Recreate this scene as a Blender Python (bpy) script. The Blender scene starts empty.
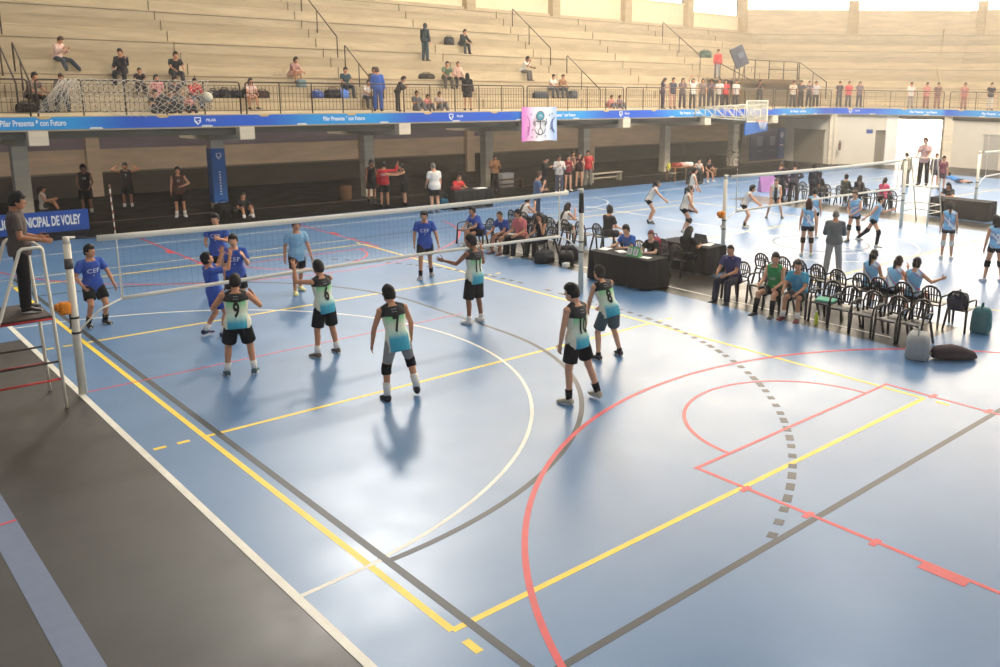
EXPO, WORLD, SUN, FILL, VEIL, GAL = 0.08, 0.93, 0.66, 1200.0, 0.0019, 70.0
import bpy, bmesh, math, random
from mathutils import Vector, Matrix, Euler
from mathutils.bvhtree import BVHTree
random.seed(7)
SC = bpy.context.scene
COL = SC.collection
V = Vector

# ------------------------------------------------------------------ materials
def lin(c):
    c = c/255.0
    return c/12.92 if c <= 0.04045 else ((c+0.055)/1.055)**2.4
def rgb(r, g, b): return (lin(r), lin(g), lin(b), 1.0)
MATS = {}
def mat(name, col=None, rough=0.7, metal=0.0, spec=0.3, noise=0.0, nscale=8.0, emit=0.0, alpha=1.0, build=None):
    if name in MATS: return MATS[name]
    m = bpy.data.materials.new(name); m.use_nodes = True
    nt = m.node_tree; b = nt.nodes['Principled BSDF']
    if col is not None: b.inputs['Base Color'].default_value = rgb(*col)
    b.inputs['Roughness'].default_value = rough
    b.inputs['Metallic'].default_value = metal
    b.inputs['Specular IOR Level'].default_value = spec
    if alpha < 1: b.inputs['Alpha'].default_value = alpha
    if emit:
        b.inputs['Emission Color'].default_value = rgb(*col); b.inputs['Emission Strength'].default_value = emit
    if noise > 0:
        tc = nt.nodes.new('ShaderNodeTexCoord'); n = nt.nodes.new('ShaderNodeTexNoise')
        n.inputs['Scale'].default_value = nscale; n.inputs['Detail'].default_value = 4
        nt.links.new(tc.outputs['Object'], n.inputs['Vector'])
        r = nt.nodes.new('ShaderNodeValToRGB')
        c = [lin(x) for x in col]
        r.color_ramp.elements[0].position = 0.3; r.color_ramp.elements[1].position = 0.7
        r.color_ramp.elements[0].color = [max(0, x*(1-noise)) for x in c]+[1]
        r.color_ramp.elements[1].color = [min(1, x*(1+noise)) for x in c]+[1]
        nt.links.new(n.outputs['Fac'], r.inputs['Fac']); nt.links.new(r.outputs['Color'], b.inputs['Base Color'])
    if build: build(nt, b)
    MATS[name] = m
    return m
def cm(r, g, b, rough=0.8):
    return mat('cloth_%d_%d_%d' % (r, g, b), (r, g, b), rough, spec=0.15, noise=0.06, nscale=14)

# ------------------------------------------------------------------ mesh helpers
class MB:
    """collects closed primitives, then links them as ONE mesh object"""
    def __init__(s): s.v = []; s.f = []; s.mi = []
    def add(s, vs, fs, mi=0):
        o = len(s.v); s.v += [tuple(v) for v in vs]; s.f += [tuple(i+o for i in f) for f in fs]; s.mi += [mi]*len(fs); return s
    def box(s, c, d, M=None, mi=0):
        x, y, z = d[0]/2, d[1]/2, d[2]/2
        vs = [V((sx*x, sy*y, sz*z)) for sz in (-1, 1) for sy in (-1, 1) for sx in (-1, 1)]
        if M is not None: vs = [M @ v for v in vs]
        c = V(c)
        return s.add([v+c for v in vs], [(0,2,3,1),(4,5,7,6),(0,1,5,4),(2,6,7,3),(0,4,6,2),(1,3,7,5)], mi)
    def rbox(s, c, d, r=0.02, M=None, mi=0):
        """box with chamfered vertical and horizontal edges"""
        bm = bmesh.new(); bmesh.ops.create_cube(bm, size=1.0)
        for v in bm.verts: v.co = V((v.co.x*d[0], v.co.y*d[1], v.co.z*d[2]))
        bmesh.ops.bevel(bm, geom=list(bm.edges), offset=min(r, min(d)*0.45), segments=2, affect='EDGES', profile=0.6)
        bm.verts.index_update()
        vs = [((M @ v.co) if M is not None else v.co)+V(c) for v in bm.verts]; fs = [[v.index for v in f.verts] for f in bm.faces]
        bm.free(); return s.add(vs, fs, mi)
    def loft(s, rings, n=14, cap=True, mi=0, pw=2.0):
        """rings: (centre, xvec, yvec) super-ellipse sections"""
        vs = []; fs = []
        for c, a, b in rings:
            c, a, b = V(c), V(a), V(b)
            for i in range(n):
                t = 2*math.pi*i/n; ct, st = math.cos(t), math.sin(t)
                if pw != 2.0:
                    ct = math.copysign(abs(ct)**(2/pw), ct); st = math.copysign(abs(st)**(2/pw), st)
                vs.append(c+a*ct+b*st)
        for k in range(len(rings)-1):
            for i in range(n):
                j = (i+1) % n
                fs.append((k*n+i, k*n+j, (k+1)*n+j, (k+1)*n+i))
        if cap:
            fs.append(tuple(range(n-1, -1, -1))); k = len(rings)-1
            fs.append(tuple(k*n+i for i in range(n)))
        return s.add(vs, fs, mi)
    def cap(s, p0, r0, p1, r1, n=10, round_=True, mi=0):
        p0, p1 = V(p0), V(p1); d = p1-p0
        if d.length < 1e-6: d = V((0, 0, 1e-4))
        d.normalize(); u = d.orthogonal().normalized(); w = d.cross(u)
        R = []
        if round_:
            for a in (-75, -45, -18): R.append((p0+d*(r0*math.sin(math.radians(a))), r0*math.cos(math.radians(a))))
        else: R.append((p0, r0))
        if round_:
            for a in (18, 45, 75): R.append((p1+d*(r1*math.sin(math.radians(a))), r1*math.cos(math.radians(a))))
        else: R.append((p1, r1))
        return s.loft([(c, u*r, w*r) for c, r in R], n, mi=mi)
    def tube(s, pts, r, n=8, mi=0, closed=False):
        """bent round bar with mitred joints"""
        pts = [V(p) for p in pts]; R = []
        u = None
        for i, p in enumerate(pts):
            if i == 0: d = pts[1]-p
            elif i == len(pts)-1: d = p-pts[i-1]
            else: d = (pts[i+1]-p).normalized()+(p-pts[i-1]).normalized()
            d.normalize()
            u = (d.orthogonal() if u is None else (u-d*u.dot(d))).normalized()
            w = d.cross(u); R.append((p, u*r, w*r))
        return s.loft(R, n, mi=mi)
    def ell(s, c, a, b, d, n=12, m=8, mi=0):
        c, a, b, d = V(c), V(a), V(b), V(d); R = []
        for k in range(m+1):
            t = -math.pi/2*0.97+math.pi*0.97*k/m
            R.append((c+d*math.sin(t), a*math.cos(t), b*math.cos(t)))
        return s.loft(R, n, mi=mi)
    def sph(s, c, r, n=12, m=8, mi=0): return s.ell(c, (r, 0, 0), (0, r, 0), (0, 0, r), n, m, mi)
    def prism(s, poly, z0, z1, mi=0):
        n = len(poly)
        vs = [V((p[0], p[1], z0)) for p in poly]+[V((p[0], p[1], z1)) for p in poly]
        fs = [tuple(range(n-1, -1, -1)), tuple(range(n, 2*n))]+[(i, (i+1) % n, n+(i+1) % n, n+i) for i in range(n)]
        return s.add(vs, fs, mi)
    def build(s, name, m, parent=None, smooth=True, loc=None, rz=0.0, vox=0.0, it=2, angle=None):
        me = bpy.data.meshes.new(name)
        me.from_pydata(s.v, [], s.f)
        ms = m if isinstance(m, (list, tuple)) else [m]
        for q in ms: me.materials.append(q)
        if len(ms) > 1:
            for p, i in zip(me.polygons, s.mi): p.material_index = i
        me.validate()
        bm = bmesh.new(); bm.from_mesh(me); bmesh.ops.recalc_face_normals(bm, faces=bm.faces); bm.to_mesh(me); bm.free()
        if smooth and angle is None and not vox:
            me.polygons.foreach_set('use_smooth', [True]*len(me.polygons))
        o = bpy.data.objects.new(name, me); COL.objects.link(o)
        if smooth and angle is not None: 
            me.polygons.foreach_set('use_smooth', [True]*len(me.polygons)); me.set_sharp_from_angle(angle=math.radians(angle))
        if vox:
            r = o.modifiers.new('remesh', 'REMESH'); r.mode = 'VOXEL'; r.voxel_size = vox; r.use_smooth_shade = True
            if it:
                q = o.modifiers.new('smooth', 'SMOOTH'); q.factor = 0.5; q.iterations = it
        if parent is not None: o.parent = parent
        if loc is not None: o.location = loc
        o.rotation_euler.z = rz
        return o
def empty(name, loc, rz=0.0):
    o = bpy.data.objects.new(name, None); COL.objects.link(o); o.location = loc; o.rotation_euler.z = rz
    o.empty_display_size = 0.2
    return o
def tag(o, label=None, cat=None, group=None, kind=None):
    if label: o['label'] = label
    if cat: o['category'] = cat
    if group: o['group'] = group
    if kind: o['kind'] = kind
    return o
def struct(o): o['kind'] = 'structure'; return o
def copy_tree(o, parent=None):
    c = o.copy(); COL.objects.link(c)
    if parent is not None: c.parent = parent
    for ch in list(o.children): copy_tree(ch, c)
    return c
def text_mesh(txt, size, res=3, sx=1.0, thick=0.0, align='CENTER', bold=0.0):
    cu = bpy.data.curves.new('lettering', 'FONT'); cu.body = txt; cu.size = size; cu.align_x = align; cu.align_y = 'CENTER'
    cu.resolution_u = res; cu.extrude = thick; cu.offset = bold
    o = bpy.data.objects.new('lettering', cu); COL.objects.link(o)
    dg = bpy.context.evaluated_depsgraph_get(); dg.update()
    me = bpy.data.meshes.new_from_object(o.evaluated_get(dg))
    COL.objects.unlink(o); bpy.data.objects.remove(o); bpy.data.curves.remove(cu)
    vs = [V((v.co.x*sx, v.co.y, v.co.z)) for v in me.vertices]; fs = [tuple(p.vertices) for p in me.polygons]
    bpy.data.meshes.remove(me)
    return vs, fs
_tx = {}
def text_cached(*a, **k):
    key = (a, tuple(sorted(k.items())))
    if key not in _tx: _tx[key] = text_mesh(*a, **k)
    return _tx[key]

# ------------------------------------------------------------------ people
def unit(v): v = V(v); v.normalize(); return v
def mir(p): return tuple((-a[0], a[1], a[2]) for a in p)
def skin_m(k):
    c = {'a': (214,160,128), 'b': (196,140,108), 'c': (172,118,88), 'd': (150,100,74), 'e': (226,176,150)}[k]
    return mat('skin_'+k, c, 0.55, spec=0.3, noise=0.05, nscale=20)
HAIR = {'black': (24,20,20), 'dark': (38,28,24), 'brown': (74,48,34), 'grey': (120,112,104), 'red': (110,40,40), 'lbrown': (110,76,50)}
def person(label, loc, yaw, H, pose, fit, group=None, vox=0.016, w=1.0, fem=False, name='person'):
    P = pose
    T = {}
    # --- torso frame
    lf, ls, tw = P.get('lean', (2, 0, 0))
    Mt = Euler((math.radians(-lf), math.radians(ls), 0), 'XYZ').to_matrix() @ Euler((0, 0, math.radians(tw)), 'XYZ').to_matrix()
    sx, sy, sz = Mt @ V((1, 0, 0)), Mt @ V((0, 1, 0)), Mt @ V((0, 0, 1))
    # --- legs (person frame, hip at origin for now)
    hw = 0.052*H*(1.08 if fem else 1.0)
    legs = []
    for side, key in ((-1, 'legL'), (1, 'legR')):
        t, s = P[key][0], P[key][1]
        hp = V((side*hw, 0, -0.01*H)); kn = hp+unit(t)*0.245*H; an = kn+unit(s)*0.245*H
        toe = unit(P.get('toe'+key[-1], (side*0.18, 1, P[key][2] if len(P[key]) > 2 else 0)))
        legs.append((hp, kn, an, toe))
    ah = 0.044*H
    hipz = P.get('hip')
    if hipz is None: hipz = ah-min(l[2].z for l in legs)+P.get('dz', 0)
    else: hipz = hipz*1.0
    O = V((0, 0, hipz))
    legs = [tuple(p+O for p in l[:3])+(l[3],) for l in legs]
    sh = (0.094 if fem else 0.102)*H*(0.5+0.5*w)
    S = lambda x, y, z: O+sx*(x*H)+sy*(y*H)+sz*(z*H)
    arms = []
    for side, key in ((-1, 'armL'), (1, 'armR')):
        u, f = P[key][0], P[key][1]
        a = S(side*sh/H, -0.004, 0.268); e = a+unit(u)*0.165*H; wr = e+unit(f)*0.142*H
        hd = unit(P[key][2]) if len(P[key]) > 2 and P[key][2] else unit(f)
        arms.append((a, e, wr, hd, side))
    hy, hp_, hr = P.get('head', (0, 0, 0))
    Mh = Euler((0, 0, math.radians(hy)), 'XYZ').to_matrix() @ Euler((math.radians(hp_), math.radians(hr), 0), 'XYZ').to_matrix()
    hx, hyv, hz = Mh @ V((1, 0, 0)), Mh @ V((0, 1, 0)), Mh @ V((0, 0, 1))
    kid = P.get('kid', 1.0)
    hs = H*(1.07 if H > 1.45 else 1.20)
    neck = S(0, 0.006, 0.335); hc = neck+hz*0.056*hs+hyv*0.016*hs
    h = lambda x, y, z: hc+hx*(x*hs)+hyv*(y*hs)+hz*(z*hs)
    q = 0.92 if fem else 1.0
    TR = [(-.055,.058,.050),(-.02,.088,.064),(.03,.092,.066),(.10,.078*q,.058),(.17,.088*q,.064),(.235,.096*q,.064),(.275,.082*q,.054),(.300,.056,.042),(.318,.035,.035),(.36,.031,.033)]
    def torso(mb, lo, hi, e, n=16, fl=1.0):
        R = []
        zs = [z for z, a, b in TR if lo < z < hi]
        def at(z):
            for k in range(len(TR)-1):
                if TR[k][0] <= z <= TR[k+1][0]:
                    t = (z-TR[k][0])/(TR[k+1][0]-TR[k][0])
                    return [TR[k][i]*(1-t)+TR[k+1][i]*t for i in (1, 2)]
            return TR[0][1:] if z < TR[0][0] else TR[-1][1:]
        for z in [lo]+zs+[hi]:
            a, b = at(max(z, -.03))
            f = 1.0 if fl == 1.0 else (1.0+(fl-1.0)*min(1.0, max(0.0, (.10-z)/.10)))
            R.append((S(0, 0, z), sx*((a*w*f)*H+e), sy*((b*w*(1+(f-1)*1.5))*H+e)))
        mb.loft(R, n, pw=2.3)
    B = MB()
    torso(B, -.055, .36, 0.0)
    if fem:
        for sd in (-1, 1): B.ell(S(sd*.042, .048, .205), sx*.036*H, sy*.030*H, sz*.034*H)
    near = vox < 0.010
    for a, e, wr, hd, side in arms:
        B.cap(S(side*0.05, -.004, 0.275), 0.034*H, a, 0.0335*H*w**.5)
        B.cap(a, 0.032*H*w**.5, e, 0.0235*H*w**.5); 
        B.cap(e, 0.0235*H, e*0.72+wr*0.28, 0.0245*H*w**.5); B.cap(e*0.72+wr*0.28, 0.0245*H*w**.5, wr, 0.0155*H)
        # hand
        inn = V((-side, 0, 0)); n_ = V(P.get('palm'+('L' if side < 0 else 'R'), inn)); n_ = (n_-hd*n_.dot(hd))
        if n_.length < 1e-3: n_ = V((0, 0, -1))
        n_.normalize(); th = hd.cross(n_) if side > 0 else n_.cross(hd)   # thumb side
        fr = 0.0050*H if near else max(0.0058*H, vox*0.62)
        B.ell(wr+hd*0.030*H, hd*0.036*H, th*0.025*H, n_*0.0125*H, 10, 6)
        cu = P.get('curl', 0.5); op = P.get('spread', 0.25)
        for k in range(4):
            off = (1.5-k)*0.0118*H; L = (.040, .045, .042, .033)[k]*H
            b0 = wr+hd*0.054*H+th*off
            d1 = unit(hd+th*((1.5-k)*0.16*op*2)+n_*cu*0.55); m1 = b0+d1*L*0.55
            d2 = unit(hd+th*((1.5-k)*0.16*op*2)+n_*cu*1.7); m2 = m1+d2*L*0.5
            B.cap(b0, fr*1.05, m1, fr, 8); B.cap(m1, fr, m2, fr*0.88, 8)
        b0 = wr+hd*0.016*H+th*0.018*H; m1 = b0+unit(th*0.9+hd*0.75+n_*0.3)*0.032*H; m2 = m1+unit(th*0.35+hd+n_*cu*0.6)*0.024*H
        B.cap(b0, fr*1.35, m1, fr*1.1, 8); B.cap(m1, fr*1.1, m2, fr*0.95, 8)
    for hp, kn, an, toe in legs:
        B.cap(hp, 0.053*H*w**.6, kn, 0.0335*H*w**.5)
        c = kn*0.70+an*0.30; bk = -(V(toe)-unit(an-kn)*V(toe).dot(unit(an-kn)))*0.006*H
        B.cap(kn, 0.0325*H*w**.5, c+bk, 0.0335*H*w**.5); B.cap(c+bk, 0.0335*H*w**.5, an, 0.0205*H)
        B.cap(an-V((0, 0, .012*H))-toe*.004*H, .0205*H, an+toe*.080*H-V((0, 0, .026*H)), .013*H)
    # head
    B.ell(hc, hx*.0430*hs, hyv*.0545*hs, hz*.0640*hs, 16, 12)
    B.ell(h(0, .014, -.034), hx*.0335*hs, hyv*.038*hs, hz*.034*hs, 14, 8)
    B.cap(h(0, .050, .004), .0055*hs, h(0, .060, -.014), .0085*hs, 8)
    for sd in (-1, 1): B.ell(h(sd*.0435, -.006, -.006), hx*.006*hs, hyv*.011*hs, hz*.0165*hs, 8, 6)
    root = B.build(name, skin_m(fit.get('skin', 'b')), None, vox=vox, it=2, loc=loc, rz=math.radians(yaw))
    tag(root, label, 'person', group)
    if near or fit.get('face'):
        for sd in (-1, 1):
            E = MB(); E.ell(h(sd*.0180, .0475, .006), hx*.0078*hs, hyv*.0055*hs, hz*.0042*hs, 8, 6); E.build('eye', mat('eye_white', (225,215,205), 0.3), root)
            E = MB(); E.ell(h(sd*.0180, .0515, .006), hx*.0034*hs, hyv*.0024*hs, hz*.0036*hs, 8, 6); E.build('iris', mat('eye_dark', (28,18,14), 0.3), root)
            E = MB(); E.cap(h(sd*.009, .0525, .0175), .0028*hs, h(sd*.027, .0460, .0180), .0022*hs, 6); E.build('eyebrow', mat('hair_'+fit['hair'][1], HAIR[fit['hair'][1]], 0.6), root)
        E = MB(); E.ell(h(0, .0505, -.034), hx*.0150*hs, hyv*.0045*hs, hz*.0046*hs, 10, 6); E.build('mouth', mat('lips', (150,80,72), 0.5), root)
    # hair
    st, hcol = fit['hair']
    hm = mat('hair_'+hcol, HAIR[hcol], 0.55, spec=0.35, noise=0.25, nscale=60)
    rnd = random.Random(hash(label) % 1000 if False else len(label)*7+int(H*100))
    if st != 'bald':
        D = MB()
        n, m = 22, 14; vs = []; fs = []
        for k in range(m+1):
            t = -math.pi/2+math.pi*k/m
            for i in range(n):
                a = 2*math.pi*i/n
                d = V((math.cos(t)*math.sin(a), math.cos(t)*math.cos(a), math.sin(t)))   # y forward
                zlo = (-0.62 if st in ('short', 'crop') else -0.75) if d.y < 0.10 else (-0.10 if d.y < 0.50 else 0.36+rnd.uniform(-.12, .04))
                if st == 'crop': k_ = 1.05
                elif st == 'curly': k_ = 1.30+rnd.uniform(-.08, .08)
                elif st == 'cap': k_ = 1.12
                else: k_ = 1.17+rnd.uniform(-.05, .07)+(.07 if d.z > .45 else 0)
                if d.z < zlo: k_ = 0.80
                if d.y > 0.2 and d.z > 0.3 and st in ('short', 'curly'): k_ += 0.07+rnd.uniform(0, .05)
                vs.append(h(d.x*.0430*k_, d.y*.0545*k_, d.z*.0640*k_))
        for k in range(m):
            for i in range(n): fs.append((k*n+i, k*n+(i+1) % n, (k+1)*n+(i+1) % n, (k+1)*n+i))
        fs.append(tuple(range(n-1, -1, -1))); fs.append(tuple(m*n+i for i in range(n)))
        D.add(vs, fs)
        if st == 'long':
            for xo in (-.026, 0, .026):
                D.cap(h(xo, -.040, .01), .026*hs, h(xo*1.25, -.058, -.075), .024*hs); D.cap(h(xo*1.25, -.058, -.075), .024*hs, h(xo*1.1, -.070, -.150), .016*hs)
            for xo in (-.042, .042): D.cap(h(xo, -.012, .01), .016*hs, h(xo*1.1, -.018, -.085), .013*hs)
        if st == 'pony':
            D.cap(h(0, -.050, .030), .020*hs, h(0, -.085, .015), .019*hs); D.cap(h(0, -.085, .015), .021*hs, h(0, -.090, -.070), .020*hs); D.cap(h(0, -.090, -.070), .019*hs, h(0, -.082, -.155), .008*hs)
        if st == 'bun': D.sph(h(0, -.058, .045), .026*hs)
        if st == 'cap': D.ell(h(0, .062, .022), hx*.036*hs, hyv*.042*hs, hz*.006*hs)
        if st == 'hood':
            D = MB(); D.ell(h(0, -.010, .006), hx*.056*hs, hyv*.062*hs, hz*.074*hs, 14, 10); D.ell(h(0, -.03, -.075), hx*.055*hs, hyv*.05*hs, hz*.04*hs)
        D.build({'cap': 'cap', 'hood': 'hood'}.get(st, 'hair'), fit.get('hairmat', hm), root, vox=0.0 if st not in ('hood', 'long', 'pony', 'bun') else max(.007, vox*.8), it=1)
    # top
    Mp = Matrix((sx, sy, sz)).transposed().to_4x4(); Mp.translation = O; Mi = Mp.inverted()
    def local(mb):
        mb.v = [tuple(Mi @ V(v)) for v in mb.v]; return mb
    ev = 0.010+vox*0.36
    top = fit.get('top'); bot_kind = (fit.get('bottom') or ('none',))[0]
    if top:
        kind, tm = top[0], top[1]
        hem = fit.get('hem', -.065 if kind in ('tee', 'tank', 'polo') else -.045)
        Tm = MB()
        e = ev+(0.010 if kind in ('long', 'hood') else 0.004)
        torso(Tm, hem, .288 if kind != 'tank' else .288, e, fl=1.16 if bot_kind in ('shorts', 'pants') else 1.08)
        src = (list(Tm.v), list(Tm.f))
        if fem and kind != 'hood':
            for sd in (-1, 1): Tm.ell(S(sd*.042, .048, .205), sx*(.036*H+ev), sy*(.030*H+ev), sz*(.034*H+ev))
        for a, ee, wr, hd, side in arms:
            if kind == 'tank':
                Tm.cap(S(side*.036, -.004, .296), .026*H+ev, S(side*.088, -.004, .272), .027*H+ev)
            elif kind == 'tee' or kind == 'polo':
                Tm.cap(S(side*.045, -.004, .274), .031*H+e, a, .030*H+e)
                Tm.cap(a, .031*H+e, a.lerp(ee, .66), .032*H+e, round_=False); 
            else:
                Tm.cap(S(side*.045, -.004, .274), .031*H+e, a, .030*H+e)
                Tm.cap(a, .029*H+e, ee, .025*H+e); Tm.cap(ee, .027*H+e, ee.lerp(wr, .97), .019*H+e*.8, round_=False)
        if kind == 'hood': Tm.ell(S(0, -.045, .31), sx*.06*H, sy*.035*H, sz*.03*H)
        if kind == 'polo': Tm.loft([(S(0, .002, .29), sx*.058*H, sy*.056*H), (S(0, .002, .318), sx*.048*H, sy*.048*H)], 12)
        local(Tm)
        so = Tm.build('shirt' if kind not in ('long', 'hood') else 'jacket', tm, root, vox=max(.009, vox*.9), it=2)
        so.matrix_local = Mp
        if len(top) > 2 and top[2]:
            vl = [Mi @ V(v) for v in src[0]]
            bvh = BVHTree.FromPolygons(vl, src[1])
            for (txt, size, x0, z0, back, tmn, sxx) in top[2]:
                vs, fs = text_cached(txt, size, 3, 1.0, bold=.012 if txt.isdigit() and size > .2 else 0.0)
                bm = bmesh.new(); bv = [bm.verts.new((v.x*sxx, v.y, 0)) for v in vs]
                for f in fs:
                    try: bm.faces.new([bv[i] for i in f])
                    except ValueError: pass
                bmesh.ops.triangulate(bm, faces=list(bm.faces))
                for _ in range(3):
                    le = [ed for ed in bm.edges if ed.calc_length() > 0.035]
                    if not le: break
                    bmesh.ops.subdivide_edges(bm, edges=le, cuts=1)
                    bmesh.ops.triangulate(bm, faces=[f for f in bm.faces if len(f.verts) > 3])
                for v in bm.verts:
                    sgn = -1 if back else 1
                    x = x0*H+v.co.x*(1 if not back else 1)*(1 if back else -1); z = z0*H+v.co.y
                    hit = bvh.ray_cast(V((x, sgn*1.0, z)), V((0, -sgn, 0)))
                    y = hit[0].y if hit[0] else sgn*.07*H
                    v.co = V((x, y+sgn*(0.005+vox*.5), z))
                me = bpy.data.meshes.new('number'); bm.to_mesh(me); bm.free(); me.materials.append(tmn)
                no = bpy.data.objects.new('jersey_number' if txt.isdigit() else 'jersey_print', me); COL.objects.link(no); no.parent = root; no.matrix_local = Mp
    # bottom
    bot = fit.get('bottom')
    if bot:
        kind, bmn = bot[0], bot[1]
        Bm = MB(); e = ev+0.002
        torso(Bm, -.055, .045, e-0.002)
        for hp, kn, an, toe in legs:
            if kind == 'shorts':
                f = bot[2] if len(bot) > 2 else .72
                Bm.cap(hp, .055*H*w**.6+e, hp.lerp(kn, .3), .056*H*w**.6+e); Bm.cap(hp.lerp(kn, .12), .056*H*w**.6+e, hp.lerp(kn, f), .053*H*w**.6+e+.006, round_=False, n=14)
            elif kind == 'tight':
                f = bot[2] if len(bot) > 2 else .4
                Bm.cap(hp, .053*H*w**.6+e*.8, hp.lerp(kn, .12), .052*H*w**.6+e*.8); Bm.cap(hp, .053*H*w**.6+e*.8, hp.lerp(kn, f), (.053*(1-f)+.0335*f)*H*w**.6+e*.8, round_=False, n=14)
            elif kind == 'pants':
                Bm.cap(hp, .054*H*w**.6+e, kn, .039*H*w**.5+e); Bm.cap(kn, .039*H*w**.5+e, an.lerp(kn, .02), .032*H+e, round_=False, n=14)
        if kind == 'dress': pass
        Bm.build({'pants': 'trousers'}.get(kind, 'shorts'), bmn, root, vox=max(.009, vox*.9), it=2)
    # socks, pads, shoes
    for hp, kn, an, toe in legs:
        if fit.get('socks'):
            K = MB(); f = fit.get('sockf', .35)
            K.cap(an, .0215*H+ev*.7, an.lerp(kn, f), (.0215+.012*min(1, f/.6))*H+ev*.7, round_=False, n=12); K.cap(an-V((0, 0, .01*H)), .024*H, an, .0215*H+ev*.7)
            K.build('sock', fit['socks'], root)
        if fit.get('pads'):
            K = MB(); ax = unit(an-kn); at_ = unit(kn-hp); fw = unit(at_-ax+V(toe)*.3)
            K.cap(kn-at_*.045*H, .037*H+ev, kn, .0375*H+ev, round_=False, n=14); K.cap(kn, .0375*H+ev, kn+ax*.055*H, .035*H+ev, round_=False, n=14); K.ell(kn+fw*.018*H, (.028*H, 0, 0), (0, .028*H, 0), (0, 0, .036*H))
            K.build('knee_pad', fit['pads'], root, vox=max(.009, vox*.8), it=1)
        if fit.get('shoes'):
            up = V((0, 0, 1)); t = V(toe); up = (up-t*t.z); up.normalize(); sd = t.cross(up)
            base = an-up*ah
            K = MB(); R = []
            for y, wd, ht in ((-.038,.018,.045),(-.030,.024,.055),(-.005,.0265,.060),(.03,.027,.050),(.065,.030,.036),(.095,.028,.028),(.112,.018,.020)):
                R.append((base+t*y*H+up*(ht*H*.5+.004), sd*(wd*H+.004), up*(ht*H*.5)))
            K.loft(R, 12, pw=2.6); so = K.build('shoe', fit['shoes'], root)
            if vox < .014:
                K = MB(); n = 16
                poly = [(base+t*(.037*H+.080*H*math.cos(a))+sd*((.030*H if math.cos(a) > 0 else .026*H)*math.sin(a))) for a in [2*math.pi*i/n for i in range(n)]]
                vs = [p-up*0.001 for p in poly]+[p+up*.016*H for p in poly]
                K.add(vs, [tuple(range(n-1, -1, -1)), tuple(range(n, 2*n))]+[(i, (i+1) % n, n+(i+1) % n, n+i) for i in range(n)])
                K.build('sole', fit.get('sole', mat('sole_white', (225,222,215), .6)), so)
    T.update(root=root, O=O, arms=arms, hc=hc)
    return T
# ------------------------------------------------------------------ camera
cam = bpy.data.cameras.new('camera'); co = bpy.data.objects.new('camera', cam); COL.objects.link(co)
co.location = (-8.4641, -15.0105, 4.8322)
co.rotation_euler = (math.radians(78.339), math.radians(-0.8204), math.radians(-43.9911))
cam.sensor_width = 36; cam.lens = 36*876.328/1000
cam.shift_x = -0.10673; cam.shift_y = -0.06668; cam.clip_end = 500
SC.camera = co
SC.view_settings.view_transform = 'Standard'; SC.view_settings.look = 'None'
SC.view_settings.gamma = 1.0; SC.view_settings.use_curve_mapping = False
SC.view_settings.exposure = EXPO
# ------------------------------------------------------------------ floor
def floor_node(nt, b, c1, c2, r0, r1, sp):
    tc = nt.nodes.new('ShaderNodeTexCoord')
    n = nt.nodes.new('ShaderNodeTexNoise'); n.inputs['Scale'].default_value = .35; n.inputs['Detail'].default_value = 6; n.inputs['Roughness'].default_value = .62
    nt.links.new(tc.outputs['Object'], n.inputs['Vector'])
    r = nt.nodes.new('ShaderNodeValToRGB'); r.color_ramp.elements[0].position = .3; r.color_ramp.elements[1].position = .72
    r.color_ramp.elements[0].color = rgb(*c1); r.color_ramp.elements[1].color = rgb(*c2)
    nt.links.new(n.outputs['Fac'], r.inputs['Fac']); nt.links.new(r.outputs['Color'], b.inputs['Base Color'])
    n2 = nt.nodes.new('ShaderNodeTexNoise'); n2.inputs['Scale'].default_value = 1.3; n2.inputs['Detail'].default_value = 8
    nt.links.new(tc.outputs['Object'], n2.inputs['Vector'])
    mr = nt.nodes.new('ShaderNodeMapRange'); mr.inputs['From Min'].default_value = .3; mr.inputs['From Max'].default_value = .7
    mr.inputs['To Min'].default_value = r0; mr.inputs['To Max'].default_value = r1
    nt.links.new(n2.outputs['Fac'], mr.inputs['Value']); nt.links.new(mr.outputs['Result'], b.inputs['Roughness'])
    b.inputs['Specular IOR Level'].default_value = sp
M_BLUE = mat('floor_blue', build=lambda nt, b: floor_node(nt, b, (80,119,162), (95,134,176), .30, .36, .38))
M_DARK = mat('floor_dark', build=lambda nt, b: floor_node(nt, b, (34,30,25), (47,42,35), .32, .46, .45))
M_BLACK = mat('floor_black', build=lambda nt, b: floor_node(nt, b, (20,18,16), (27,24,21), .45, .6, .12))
def sheet(name, x0, x1, y0, y1, z, m, th=.004):
    mb = MB(); mb.box(((x0+x1)/2, (y0+y1)/2, z-th/2), (x1-x0, y1-y0, th)); return struct(mb.build(name, m, smooth=False))
fl = MB(); fl.box((20, -2, -.1), (90, 62, .2)); struct(fl.build('floor', M_DARK, smooth=False))
EDGE = 15.36
def court_sheet(name, x0, x1, y0, y1): return sheet(name, x0, x1, y0, y1, .004, M_BLUE)
court_sheet('floor_court', -5.25, 6.82, -22, EDGE)
sheet('floor_court', -12, -5.25, 4.0, EDGE, .004, M_BLUE)
court_sheet('floor_court', 6.82, 9.1, 7.35, EDGE); court_sheet('floor_court', 6.82, 9.1, -22, -7.45)
court_sheet('floor_court', 9.1, 22.3, -22, EDGE)
court_sheet('floor_court', 22.3, 24.3, 9.0, EDGE); court_sheet('floor_court', 22.3, 24.3, -22, -7.4)
court_sheet('floor_court', 24.3, 42, -22, EDGE)
sheet('floor_strip', -7.17, -6.9, -22, 3.6, .004, mat('floor_strip_blue', (104,118,146), .4, spec=.4, noise=.05))
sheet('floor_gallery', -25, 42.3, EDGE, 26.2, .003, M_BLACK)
sheet('floor_gallery_edge', -25, 35, 18.40, 18.52, .012, mat('kerb_grey', (120,112,100), .7), .010)
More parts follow.
